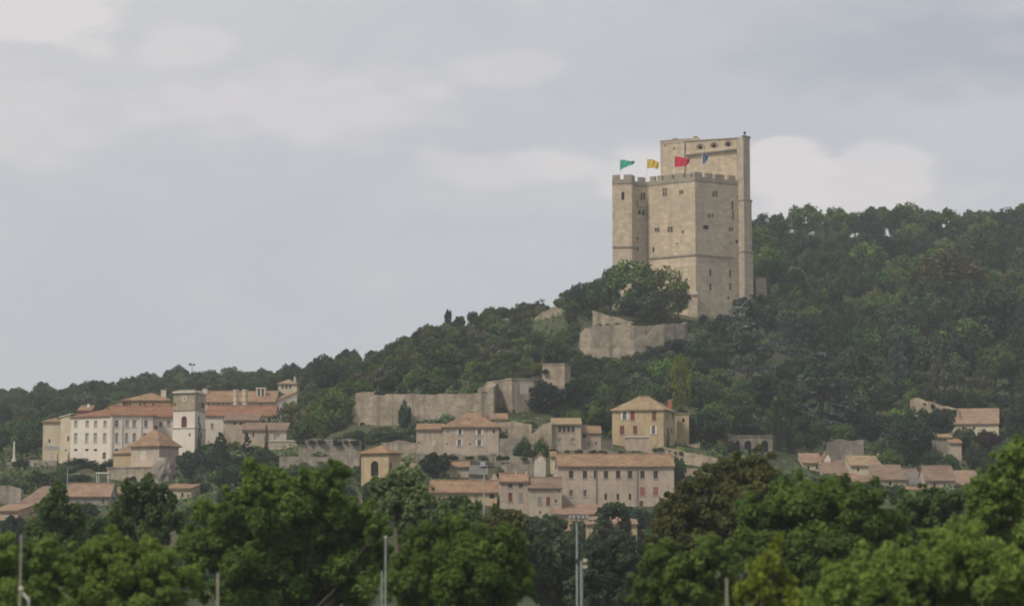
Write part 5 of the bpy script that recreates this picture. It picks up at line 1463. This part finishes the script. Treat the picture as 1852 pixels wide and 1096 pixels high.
EX += [
 ('oak', 1636, 730, 56, 40, 'lf_dark', 'dark tree above the left end of the sandy farmhouse wall', None),
 ('oak', 1672, 724, 50, 34, 'lf_wood', 'green tree above the sandy farmhouse wall', 592),
 ('oak', 1718, 736, 56, 38, 'lf_dark', 'dark tree behind the farmhouse left gable', 592),
 ('oak', 1760, 742, 60, 40, 'lf_wood', 'green tree behind the farmhouse roof', 596),
 ('oak', 1806, 748, 64, 44, 'lf_dark', 'dark tree behind the farmhouse right end', 596),
 ('oak', 1850, 770, 70, 52, 'lf_dark', 'dark tree right of the farmhouse', 575),
 ('oak', 1600, 745, 60, 40, 'lf_wood', 'green tree left of the sandy farmhouse wall top', None),
]
for e in EX:
    tree_px(e[0], e[1], e[2], e[3], e[4], e[5], e[6], e[7])

def edge_bushes(pts, n, dy, hm, label, group, seed, mats=('lf_wood', 'lf_dark', 'lf_scrub')):
    rng = np.random.RandomState(seed); px_ = [p[0] for p in pts]
    for k in range(n):
        px = px_[0] + (px_[-1] - px_[0]) * (k + rng.uniform(.1, .9)) / n
        py = np.interp(px, px_, [p[1] for p in pts]); Y = np.interp(px, px_, [p[2] for p in pts]) + dy
        h = rng.uniform(*hm); p = at(px, py, Y)
        tree('shrub', p.x, Y, p.z - h * .45, h * rng.uniform(1.1, 2.0), h, mats[int(rng.randint(len(mats)))], label, group)
edge_bushes([(640, 738, 547), (684, 713, 544), (893, 712, 542)], 13, 2.6, (1.2, 2.4), 'bush growing over the top of the long grey rampart', 'bushes on the long rampart', 1)
edge_bushes([(640, 786, 544), (750, 776, 541)], 6, -1.5, (1.6, 3.0), 'bush at the foot of the long grey rampart', 'bushes under the long rampart', 2)
edge_bushes([(1050, 604, 651), (1075, 588, 649), (1146, 586, 648), (1240, 586, 657)], 9, 2.6, (1.2, 2.6), 'bush growing over the top of the streaked rampart', 'bushes on the streaked rampart', 3)
edge_bushes([(1034, 662, 650), (1100, 655, 646), (1160, 640, 646), (1230, 618, 650)], 9, -2.0, (2.5, 4.5), 'bush at the foot of the streaked rampart', 'bushes under the streaked rampart', 4)
edge_bushes([(928, 685, 550), (1020, 662, 560)], 4, 1.5, (1.2, 2.2), 'bush on top of the bastion and tower stub', 'bushes on the bastion', 5)
edge_bushes([(755, 824, 471), (960, 828, 470)], 8, 1.4, (.8, 1.6), 'small plant along the terrace under the big pale house', 'plants on the pale house terrace', 6)
edge_bushes([(995, 815, 474), (1130, 818, 474)], 6, 1.4, (.8, 1.6), 'small plant along the terrace under the loggia house', 'plants on the loggia terrace', 7)
edge_bushes([(1180, 808, 478), (1300, 831, 473)], 7, 1.6, (.8, 1.8), 'small plant along the sandy retaining wall', 'plants on the sandy wall', 8)
edge_bushes([(542, 797, 507), (650, 798, 506)], 6, 1.2, (1.0, 2.0), 'bush along the upper retaining wall by the bell tower', 'bushes on the upper retaining wall', 9)
edge_bushes([(1650, 724, 577), (1732, 745, 567)], 5, 1.6, (1.2, 2.4), 'bush along the top of the sandy farmhouse wall', 'bushes on the farmhouse wall', 10)
for q in ((1400, 560, 1455, 640, 667), (1600, 595, 1645, 670, 659), (1322, 560, 1400, 672, 611), (1430, 655, 1545, 745, 571), (1215, 650, 1250, 738, 559), (1676, 610, 1718, 715, 639), (1752, 640, 1800, 720, 639), (565, 722, 635, 772, 532)): protect(*q)
# ---- woods, every tree its own object
def clear_of(x, y, z, w_, h, slack=.16):
    px, pb = proj(x, y, z); _, pt = proj(x, y, z + h); hw = w_ / 2 / y * F
    x0, x1, y0, y1 = px - hw * (1 - slack), px + hw * (1 - slack), pt + (pb - pt) * slack * .6, pb
    for a, b, c, d, Yp in PROTECT:
        if x1 > a and x0 < c and y1 > b and y0 < d and y < Yp + 1.0: return False
        if a - 2 < px < c + 2 and Yp - 1 < y < Yp + 15 and (b < pb < d + 40): return False
    return True
CAND = []
def wood(px0, px1, Y0, Y1, sp, hr, mats, zone, name, kinds=('oak',), wr=(.75, 1.25), seed=0, wf=.95):
    rng = np.random.RandomState(seed); cand = []; Y = Y0
    while Y < Y1:
        xa, xb = (px0 - CX) / F * Y, (px1 - CX) / F * Y
        x = xa + rng.uniform(0, sp)
        while x < xb:
            cand.append((x + rng.uniform(-.35, .35) * sp, Y + rng.uniform(-.45, .45) * sp * 1.2)); x += sp
        Y += sp * 1.2
    for x, y in cand:
        z = ground(x, y)
        h = rng.uniform(*hr) * (1.25 if rng.rand() < .12 else 1); w_ = h * wf * rng.uniform(*wr)
        for _ in range(4):
            if clear_of(x, y, z, w_, h, .42 if name == 'garden_bush' else .16):
                CAND.append((x, y, z - .4, w_, h, mats[int(rng.randint(len(mats)))], kinds[int(rng.randint(len(kinds)))], zone, name)); break
            h *= .68; w_ *= .75
WD = ['lf_wood'] * 8 + ['lf_dark'] * 2 + ['lf_wood_light', 'lf_wood_light', 'lf_scrub', 'lf_scrub']
SC = ['lf_scrub'] * 6 + ['lf_wood'] * 3 + ['lf_wood_light'] * 2 + ['lf_grey', 'lf_dark', 'lf_brown']
RD = ['lf_wood'] * 5 + ['lf_dark'] * 2 + ['lf_scrub'] * 3
wood(1362, 1890, 800, 985, 10.5, (8, 15.5), WD, 'along the right skyline', 'broadleaf_tree', seed=1)
wood(1362, 1890, 690, 800, 10.2, (8, 15), WD + ['lf_wood_light'], 'halfway up the right wood', 'broadleaf_tree', seed=2)
wood(1362, 1890, 560, 690, 9.6, (7, 14), WD + ['lf_dark'] * 5, 'low in the right wood', 'broadleaf_tree', seed=3)
wood(1165, 1362, 520, 690, 6.6, (6, 9.5), WD + ['lf_dark'] * 3, 'on the slope directly below the keep', 'broadleaf_tree', seed=4)
wood(1015, 1165, 515, 646, 6.2, (6, 9), WD + ['lf_dark'] * 4, 'between streaked rampart and town', 'broadleaf_tree', seed=5)
wood(1400, 1890, 515, 560, 7.0, (5, 8), WD + ['lf_dark'] * 3, 'above the right village', 'broadleaf_tree', seed=6)
wood(560, 1110, 560, 660, 5.2, (3.2, 6.0), SC, 'on the slope above the long rampart', 'scrub_tree', kinds=('oak', 'oak', 'shrub'), seed=7, wf=1.1)
wood(600, 1095, 660, 745, 5.6, (3.2, 5.6), SC, 'along the ridge left of the keep', 'scrub_tree', kinds=('oak', 'oak', 'shrub'), seed=8, wf=1.1)
wood(-40, 600, 800, 960, 8.0, (6.0, 9.0), RD, 'on the far ridge behind the convent', 'hill_tree', seed=9)
wood(-40, 640, 620, 800, 7.6, (5.0, 8.5), RD + ['lf_dark'], 'on the slope just behind the convent', 'hill_tree', seed=10)
wood(-40, 75, 572, 620, 7.5, (7, 10), ['lf_dark', 'lf_wood', 'lf_dark'], 'left of the convent end block', 'hill_tree', seed=12)
wood(-40, 645, 478, 560, 6.2, (2.0, 4.2), ['lf_wood', 'lf_scrub', 'lf_scrub'], 'on the terraces below the convent', 'garden_bush', kinds=('shrub',), seed=13, wf=1.25)
wood(640, 1420, 448, 545, 6.4, (1.6, 3.4), ['lf_wood', 'lf_scrub', 'lf_scrub'], 'among the town houses', 'garden_bush', kinds=('shrub',), seed=14, wf=1.3)
wood(1400, 1890, 480, 520, 5.0, (2.5, 4.5), ['lf_wood', 'lf_dark', 'lf_scrub'], 'among the right village roofs', 'garden_bush', kinds=('shrub',), seed=16, wf=1.3)
wood(-40, 1890, 385, 428, 6.5, (5, 9), ['lf_wood', 'lf_wood', 'lf_dark', 'lf_scrub'], 'behind the foreground trees', 'valley_tree', seed=15)
ADJ = {'lf_wood': 'mid green', 'lf_dark': 'dark green', 'lf_wood_light': 'bright green', 'lf_scrub': 'olive green', 'lf_brown': 'brownish', 'lf_grey': 'greyish'}
NOUN = {'broadleaf_tree': 'broad tree', 'scrub_tree': 'scrubby tree', 'hill_tree': 'hill tree', 'garden_bush': 'bush', 'valley_tree': 'tree'}
MARKS = [(120, 'at the far left'), (310, 'above the white wing'), (420, 'near the clock tower'), (560, 'near the convent right end'), (700, 'above the rampart left end'), (830, 'above the big pale house'),
         (960, 'near the bastion'), (1110, 'left of the keep'), (1260, 'under the keep'), (1420, 'by the blue cedars'), (1560, 'above the straw roofed house'), (1720, 'above the brown roofs'), (9999, 'at the far right')]
def plant_woods():
    """drop trees that nothing shows of, keep the 300 of a kind that show largest as things, join the small rest"""
    Wm, Hm = 926, 548
    cov = np.zeros((Hm, Wm), bool)
    yy, xx = np.mgrid[0:Hm, 0:Wm]
    def ell(cx, cy, rx, ry):
        x0, x1, y0, y1 = int(max(0, cx - rx)), int(min(Wm, cx + rx + 1)), int(max(0, cy - ry)), int(min(Hm, cy + ry + 1))
        if x1 <= x0 or y1 <= y0: return None
        m = ((xx[y0:y1, x0:x1] - cx) / max(rx, .5)) ** 2 + ((yy[y0:y1, x0:x1] - cy) / max(ry, .5)) ** 2 <= 1
        return (slice(y0, y1), slice(x0, x1)), m
    items = [(Y_, 0, q) for q in FG_LOBES for Y_ in (q[3],)] + [(q[4], 1, q) for q in PROTECT] + [(q[1], 2, q) for q in CAND]
    items.sort(key=lambda t_: t_[0])
    kept = []
    for _, typ, q in items:
        if typ == 0:
            e_ = ell(q[0] / 2, q[1] / 2, q[2] / 2 * .8, q[2] / 2 * .8)
            if e_: cov[e_[0]] |= e_[1]
        elif typ == 1:
            cov[int(max(0, q[1] + 4) / 2):int(max(0, q[3]) / 2), int(max(0, q[0] + 3) / 2):int(max(0, q[2] - 3) / 2)] = True
        else:
            x, y, z, w_, h = q[:5]
            tt = np.linspace(.5, .985, 60); top = z + h * .9
            if np.any(ground_arr(x * tt, y * tt) > CZ + (top - CZ) * tt + .3): continue
            px, pb = proj(x, y, z + h * .15); _, pt = proj(x, y, z + h)
            e_ = ell(px / 2, (pb + pt) / 4, w_ / 2 / y * F / 2, (pb - pt) / 4)
            if e_ is None: continue
            vis = (e_[1] & ~cov[e_[0]]).sum(); tot = e_[1].sum()
            if vis < 8 or vis < .05 * tot: continue
            s_ = ell(px / 2, (pb + pt) / 4, w_ / 2 / y * F / 2 * .8, (pb - pt) / 4 * .8)
            if s_: cov[s_[0]] |= s_[1]
            kept.append((vis, px, q))
    rest = []; count = {}
    for vis, px, q in sorted(kept, key=lambda t_: -t_[0]):
        x, y, z, w_, h, mat, kind, zone, name = q
        count[name] = count.get(name, 0) + 1
        if count[name] > 280: rest.append(q); continue
        mark = next(m_ for lim, m_ in MARKS if px < lim)
        lb = ADJ[mat] + ' ' + NOUN[name] + ' ' + zone + ', ' + mark
        tree(kind, x, y, z, w_, h, mat, lb, NOUN[name] + 's ' + zone, name=name, lean=.04, cat='bush' if name == 'garden_bush' else 'tree')
    print('woods kept', count, 'joined', len(rest), 'of', len(CAND))
    if rest:
        rng = np.random.RandomState(77); Vs, ts, sh, mi = [], [], [], []
        mats = sorted({q[5] for q in rest})
        for q in rest:
            x, y, z, w_, h, mat, kind = q[:7]
            cm = proto(kind, int(rng.randint(4)))[0]
            co = np.empty(len(cm.vertices) * 3, np.float32); cm.vertices.foreach_get('co', co); co = co.reshape(-1, 4, 3)
            tn = np.empty(len(cm.polygons), np.float32); cm.attributes['tint'].data.foreach_get('value', tn)
            co = co[::2]; tn = tn[::2]
            ctr = co.mean(1, keepdims=True); co = ctr + (co - ctr) * 1.35
            a_ = rng.uniform(0, 6.28); cs_, sn = math.cos(a_), math.sin(a_)
            X_ = co[..., 0] * cs_ - co[..., 1] * sn; Y_ = co[..., 0] * sn + co[..., 1] * cs_
            Vs.append(np.stack([X_ * w_ + x, Y_ * w_ + y, co[..., 2] * h + z], -1).reshape(-1, 3)); ts.append(tn)
            sh.append(np.full(len(tn), rng.uniform(0, 1), np.float32)); mi.append(np.full(len(tn), mats.index(mat), np.int32))
        V = np.concatenate(Vs)
        me = fast_mesh('wood', V, np.arange(len(V)).reshape(-1, 4), None, np.concatenate(ts))
        s_ = me.attributes.new('shift', 'FLOAT', 'FACE'); s_.data.foreach_set('value', np.concatenate(sh))
        for m_ in mats: me.materials.append(M[m_])
        me.polygons.foreach_set('material_index', np.concatenate(mi))
        o = bpy.data.objects.new('wood', me); link(o); tag(o, 'far mass of small treetops filling the wooded hillside', 'wood', None, 'stuff')

# ---- undergrowth: uncountable ground cover
def undergrowth():
    rng = np.random.RandomState(21); n = 70000
    Y = rng.uniform(430, 980, n); px = rng.uniform(-80, 1930, n)
    x = (px - CX) / F * Y; z = ground_arr(x, Y)
    keep = (z > 8)
    # keep clear of walls and houses
    for a, b, c, d, Yp in PROTECT:
        keep &= ~((px > a - 3) & (px < c + 3) & (Y > Yp - 4) & (Y < Yp + 15))
    x, Y, z = x[keep], Y[keep], z[keep]; n = len(x)
    p = np.stack([x, Y, z + rng.uniform(0, 1, n) ** 2 * 1.3], 1)
    nr = rng.normal(size=(n, 3)) * .7; nr[:, 2] += .7; nr[:, 1] -= .3; nr /= np.linalg.norm(nr, axis=1, keepdims=True)
    a = np.cross(nr, rng.normal(size=(n, 3))); a /= np.linalg.norm(a, axis=1, keepdims=True); b = np.cross(nr, a)
    s = rng.uniform(.25, .6, n); a *= s[:, None]; b *= s[:, None] * .7
    V = np.stack([p - a, p - b, p + a, p + b], 1).reshape(-1, 3)
    me = fast_mesh('undergrowth', V, np.arange(n * 4).reshape(n, 4), M['lf_scrub'], rng.uniform(0, 1, n))
    o = bpy.data.objects.new('undergrowth', me); link(o); o['kind'] = 'stuff'; o['label'] = 'low green undergrowth covering the hillside ground'; o['category'] = 'undergrowth'
undergrowth()

# ================================================================== foreground trees
FG_LOBES = []
def fg_tree(name, label, Y, lobes, mat, trunk=None, seed=1, dens=1.0, leaf=1.0, bark='bark', upright=False, squash=1.0, cat='tree'):
    rng = np.random.RandomState(seed)
    cx = trunk if trunk is not None else sum(l[0] * l[2] for l in lobes) / sum(l[2] for l in lobes)
    base = at(cx, 1000, Y); base.z = ground(base.x, Y)
    r = empty(name, base); tag(r, label, cat)
    size = .00100 * Y * leaf + .012
    parts_ = []; total = 0; big = []
    for l in lobes:
        px, py, rp = l[:3]
        R_ = rp / F * Y; FG_LOBES.append((px, py, rp, Y))
        dy = l[3] if len(l) > 3 else rng.uniform(-.5, .5) * R_ * 1.3
        c = at(px, py, Y + dy); c = (c.x - base.x, dy, c.z - base.z)
        big.append((*c, R_))
        cl = []
        k = int(16 + 12 * R_)
        for _ in range(k):
            d = rng.normal(size=3); d /= np.linalg.norm(d)
            q = rng.uniform(.35, 1.06); rr = R_ * (rng.uniform(.16, .34) if q < .85 else rng.uniform(.08, .2))
            if upright: cl.append((c[0] + d[0] * R_ * q * .85, c[1] + d[1] * R_ * q * .85, c[2] + d[2] * R_ * q * 1.1, rr))
            else: cl.append((c[0] + d[0] * R_ * q, c[1] + d[1] * R_ * q, c[2] + d[2] * R_ * q * squash, rr))
        n = int(42 * dens * (R_ / size) ** 2)
        parts_.append(leaf_quads(cl, max(n, 150), size, rng, .35 if not upright else .15, .8, 1.25 if upright else 1.0, .6))
    V = np.concatenate([p[0] for p in parts_]); tint = np.concatenate([p[2] for p in parts_])
    V[:, 2] = np.maximum(V[:, 2], .15)
    me = fast_mesh('crown', V, np.arange(len(V)).reshape(-1, 4), M[mat], tint)
    o = bpy.data.objects.new('crown', me); link(o, r)
    fork = max(1.2, min(b[2] - b[3] * .6 for b in big))
    mb = MB(); branches(mb, rng, .12 + .018 * max(b[2] for b in big), fork, [b[:3] for b in big])
    t_ = mb.build('trunk', M[bark], r)
    return r
fg_tree('lime_tree', 'large dark green leafy tree with two rounded tops left of centre', 132,
    [(398, 965, 72), (468, 890, 58), (505, 935, 88), (588, 893, 62), (640, 950, 62), (560, 1005, 100), (430, 1045, 90), (645, 1045, 72), (352, 992, 42), (520, 1085, 110), (676, 1003, 40), (684, 955, 26, -1.5), (535, 905, 50)], 'fg_deep', 520, seed=31)
fg_tree('broadleaf_tree', 'light green leafy tree in front at the lower left', 104,
    [(212, 990, 42), (160, 1030, 58), (268, 1015, 50), (140, 1082, 60), (240, 1075, 80), (318, 1062, 50), (190, 1010, 40)], 'fg_light', 215, seed=32)
fg_tree('broadleaf_tree', 'yellow green leafy tree in the lower left corner', 100,
    [(16, 1005, 40), (82, 1003, 38), (58, 1062, 58), (-10, 1065, 50), (110, 1035, 38), (40, 1100, 60), (-30, 1020, 40)], 'fg_light', 50, seed=33)
fg_tree('poplar_tree', 'dark pointed poplar left of the chapel terrace', 188,
    [(104, 876, 9), (103, 895, 20), (86, 925, 28), (118, 925, 28), (100, 960, 44), (70, 965, 30), (132, 965, 32), (100, 1005, 55), (140, 930, 14)], 'fg_dark', 102, seed=34, upright=True)
fg_tree('poplar_tree', 'dark pointed poplars cluster below the chapel', 186,
    [(228, 874, 9), (268, 866, 10), (296, 884, 9), (230, 895, 20), (268, 888, 24), (300, 915, 26), (245, 925, 38), (215, 940, 28), (285, 950, 38), (320, 945, 20), (255, 975, 55)], 'fg_dark', 258, seed=35, upright=True)
fg_tree('leafy_bush', 'mid green bush between the two dark poplars', 200, [(175, 955, 28), (192, 975, 32), (160, 985, 34)], 'fg_dark', 178, seed=36, cat='bush')
fg_tree('silver_poplar_tree', 'silvery green tree with a visible trunk below the bell tower', 165,
    [(738, 862, 27), (705, 878, 28), (760, 888, 28), (728, 900, 40), (772, 905, 20), (700, 910, 26), (742, 928, 34), (680, 880, 18)], 'fg_silver', 733, seed=37, dens=.9)
fg_tree('broadleaf_tree', 'mid green tree in front of the row houses, bottom centre', 114,
    [(765, 985, 46), (830, 980, 52), (900, 995, 52), (742, 1040, 58), (840, 1052, 88), (930, 1042, 48), (800, 1092, 90), (890, 1085, 70)], 'fg_deep', 835, seed=38)
fg_tree('leafy_bush', 'dark bush in front of the long low house', 222, [(828, 918, 32), (800, 935, 26), (850, 940, 34), (835, 965, 45)], 'fg_dark', 832, seed=39, cat='bush')
fg_tree('leafy_bush', 'bush with yellowish tips in front of the row houses', 232, [(905, 940, 28), (935, 950, 26), (880, 948, 28), (915, 975, 42)], 'fg_brown', 908, seed=40, cat='bush')
fg_tree('yew_tree', 'dark green tree left of the tall floodlight mast', 238, [(985, 965, 34), (1005, 950, 22), (962, 980, 34), (995, 1005, 50), (1030, 1010, 36), (960, 1040, 52), (1020, 1065, 60)], 'fg_blue', 988, seed=41)
fg_tree('willow_tree', 'grey green tree right of the tall floodlight mast', 215, [(1085, 1010, 38), (1120, 1000, 38), (1150, 1000, 32), (1100, 1050, 56), (1145, 1050, 46), (1060, 1065, 40), (1110, 1095, 62)], 'fg_blue', 1110, seed=42)
fg_tree('pine_tree', 'small dark pine in front of the long town house', 330, [(1092, 930, 14), (1120, 922, 18), (1105, 922, 16), (1092, 955, 18), (1085, 975, 16), (1130, 950, 14), (1125, 975, 22)], 'fg_blue', 1108, seed=43)
fg_tree('browning_tree', 'brownish green tree standing before the sandy retaining wall', 178,
    [(1375, 852, 40), (1318, 868, 46), (1262, 900, 46), (1218, 932, 40), (1335, 920, 58), (1275, 955, 58), (1205, 970, 38), (1395, 895, 46), (1240, 990, 50), (1340, 975, 60)], 'fg_brown', 1310, seed=44)
fg_tree('lime_tree', 'large green leafy tree right of centre', 131,
    [(1440, 895, 50), (1385, 935, 56), (1500, 905, 52), (1558, 915, 48), (1455, 970, 88), (1540, 975, 80), (1600, 952, 42), (1372, 1005, 58), (1500, 1045, 90), (1600, 1010, 55)], 'fg_deep', 1480, seed=45)
fg_tree('broadleaf_tree', 'olive green tree at the bottom right of the lamp post', 110,
    [(1200, 1015, 48), (1240, 1055, 58), (1172, 1065, 46), (1288, 1005, 46), (1300, 1072, 58), (1230, 1095, 70)], 'fg_deep', 1235, seed=46)
fg_tree('young_tree', 'young yellow green tree with a pointed top at the bottom', 84,
    [(1409, 972, 8), (1405, 988, 14), (1398, 1014, 24), (1372, 1055, 36), (1420, 1055, 28), (1400, 1085, 46), (1345, 1075, 26), (1372, 1020, 16), (1430, 1085, 26)], 'fg_yellow', 1392, seed=47, dens=.7, upright=True)
fg_tree('broadleaf_tree', 'wide bright green tree filling the lower right', 92,
    [(1520, 1065, 58), (1600, 1042, 68), (1680, 1025, 68), (1755, 1005, 66), (1700, 1080, 88), (1565, 1100, 80), (1800, 1062, 80), (1465, 1092, 34), (1640, 1012, 40), (1860, 1040, 70)], 'fg_light', 1680, seed=48)
fg_tree('broadleaf_tree', 'tall bright green tree at the right edge', 114,
    [(1838, 830, 42), (1795, 882, 42), (1852, 882, 58), (1800, 940, 58), (1742, 962, 42), (1862, 972, 70), (1772, 912, 28), (1900, 860, 60), (1890, 940, 70), (1860, 800, 26)], 'fg_light', 1850, seed=49)
fg_tree('broadleaf_tree', 'mid green tree below the right village roofs', 168,
    [(1648, 922, 38), (1700, 908, 34), (1670, 900, 24), (1690, 970, 58), (1632, 985, 48), (1742, 905, 30), (1740, 960, 40), (1600, 990, 40)], 'fg_dark', 1685, seed=50)

plant_woods()
# print('triangles', sum(len(m_.polygons) * 2 for m_ in bpy.data.meshes))
# ================================================================== masts, lamps and posts
def mast(name, label, px, Y, ytop, r0, r1, mat='metal', cat='pole', group=None):
    p = at(px, 1000, Y); p.z = ground(p.x, Y); h = zat(ytop, Y) - p.z
    r = empty(name, p); tag(r, label, cat, group)
    MB().tube((0, 0, -.3), (0, 0, h), r0, r1, 10).build('pole', M[mat], r)
    MB().tube((0, 0, -.2), (0, 0, .35), r0 * 1.9, r0 * 1.7, 10).build('pole_base', M['concrete'], r)
    return r, h
def flood(r, x, y, z, w_, h, d=.22, mat='lead'):
    o = MB().box(x - w_ / 2, x + w_ / 2, y - d, y, z - h / 2, z + h / 2).build('floodlight', M[mat], r)
    MB().box(x - w_ * .4, x + w_ * .4, y - d - .03, y - d - .002, z - h * .38, z + h * .38).build('lens', M['bluepane'], o)
r, h = mast('floodlight_mast', 'tall pale floodlight mast in front of the row houses', 875.5, 230, 838, .085, .06, cat='floodlight')
flood(r, -.12, -.08, h - .05, .62, .58)
MB().box(-.3, 1.1, -.05, .05, h - .42, h - .32).build('cross_arm', M['metal_dark'], r)
MB().tube((.85, 0, h - .32), (.85, 0, h + .75), .04, n=6).build('lamp_stem', M['metal_dark'], r)
MB().box(.62, 1.12, -.12, .12, h + .752, h + .92).build('lamp_head', M['lead'], r)
r, h = mast('floodlight_mast', 'tall floodlight mast with a crossbar of lamps, bottom centre', 1043.5, 150, 934, .07, .05, cat='floodlight')
MB().box(-.5, .72, -.04, .04, h - .06, h + .02).build('cross_arm', M['metal_dark'], r)
for x in (-.42, -.18, .1, .36, .62): flood(r, x, -.045, h - .02, .2, .24, .16)
MB().box(-.11, .2, -.11, .11, zat(1017, 150) - r.location.z, zat(1010, 150) - r.location.z).build('clamp', M['metal_dark'], r)
r, h = mast('lamp_post', 'lamp post with two small opal lamps beside the crossbar mast', 1051.5, 100, 1014, .055, .045, cat='lamp')
for z in (h, h - .26):
    MB().box(.0, .16, -.02, .02, z - .02, z + .02).build('lamp_arm', M['metal_dark'], r)
    MB().ball((.16, 0, z), .1, 6, (1, 1, .9)).build('lamp_globe', M['lamp_white'], r)
r, h = mast('lamp_post', 'slim pale grey lamp post right of the large dark tree', 697.5, 108, 974, .045, .035, cat='lamp')
MB().ball((0, 0, h + .05), .075, 6).build('lamp_globe', M['lamp_white'], r)
mast('metal_post', 'short grey post standing just left of the slim lamp post', 691, 112, 1031, .035, .035, cat='post')
mast('concrete_post', 'weathered concrete post before the large dark tree', 395, 88, 1035, .05, .045, 'concrete', cat='post')
mast('concrete_post', 'dark weathered post left of the young yellow green tree', 1314, 82, 1045, .045, .04, 'concrete', cat='post')
r, h = mast('pale_post', 'pale tapering post in the lower left corner', 38, 91, 966, .045, .035, 'concrete', cat='post')
r, h = mast('lamp_post', 'white globe lamp on a leaning arm at the bottom left', 54, 86, 1085, .05, .045, cat='lamp')
MB().tube((0, 0, h), (-.28, 0, h + .32), .04, n=6).build('lamp_arm', M['whitepaint'], r)
MB().ball((-.28, 0, h + .38), .1, 7, (1, 1, 1.15)).build('lamp_globe', M['lamp_white'], r)
r, h = mast('street_lamp', 'thin grey street lamp beside the hedge left of the canopy', 119.5, 490, 846, .1, .07, cat='lamp')
MB().box(-.05, .7, -.06, .06, h - .05, h + .08).build('lamp_head', M['lead'], r)
r, h = mast('metal_post', 'grey post on the sandy retaining wall', 1266, 506, 801, .14, .12, cat='post')
MB().tube((0, 0, h), (0, 0, h + .1), .18, n=8).build('post_cap', M['metal'], r)

# ================================================================== air
HAZE = 0.00018
mh = bpy.data.materials.new('summer_haze'); mh.use_nodes = True
t = NT(mh.node_tree)
pv = t.n('ShaderNodeVolumePrincipled', ins={'Color': (0.86, 0.90, 0.96), 'Density': HAZE, 'Anisotropy': 0.1})
t.n('ShaderNodeOutputMaterial', ins={'Volume': pv.outputs[0]})
hz_o = MB().box(-6500, 6500, -1700, 9500, -1.0, 140.0).build('haze', mh)
hz_o['kind'] = 'stuff'
hz_o['label'] = 'thin bluish summer haze over the whole valley'
hz_o['category'] = 'haze'
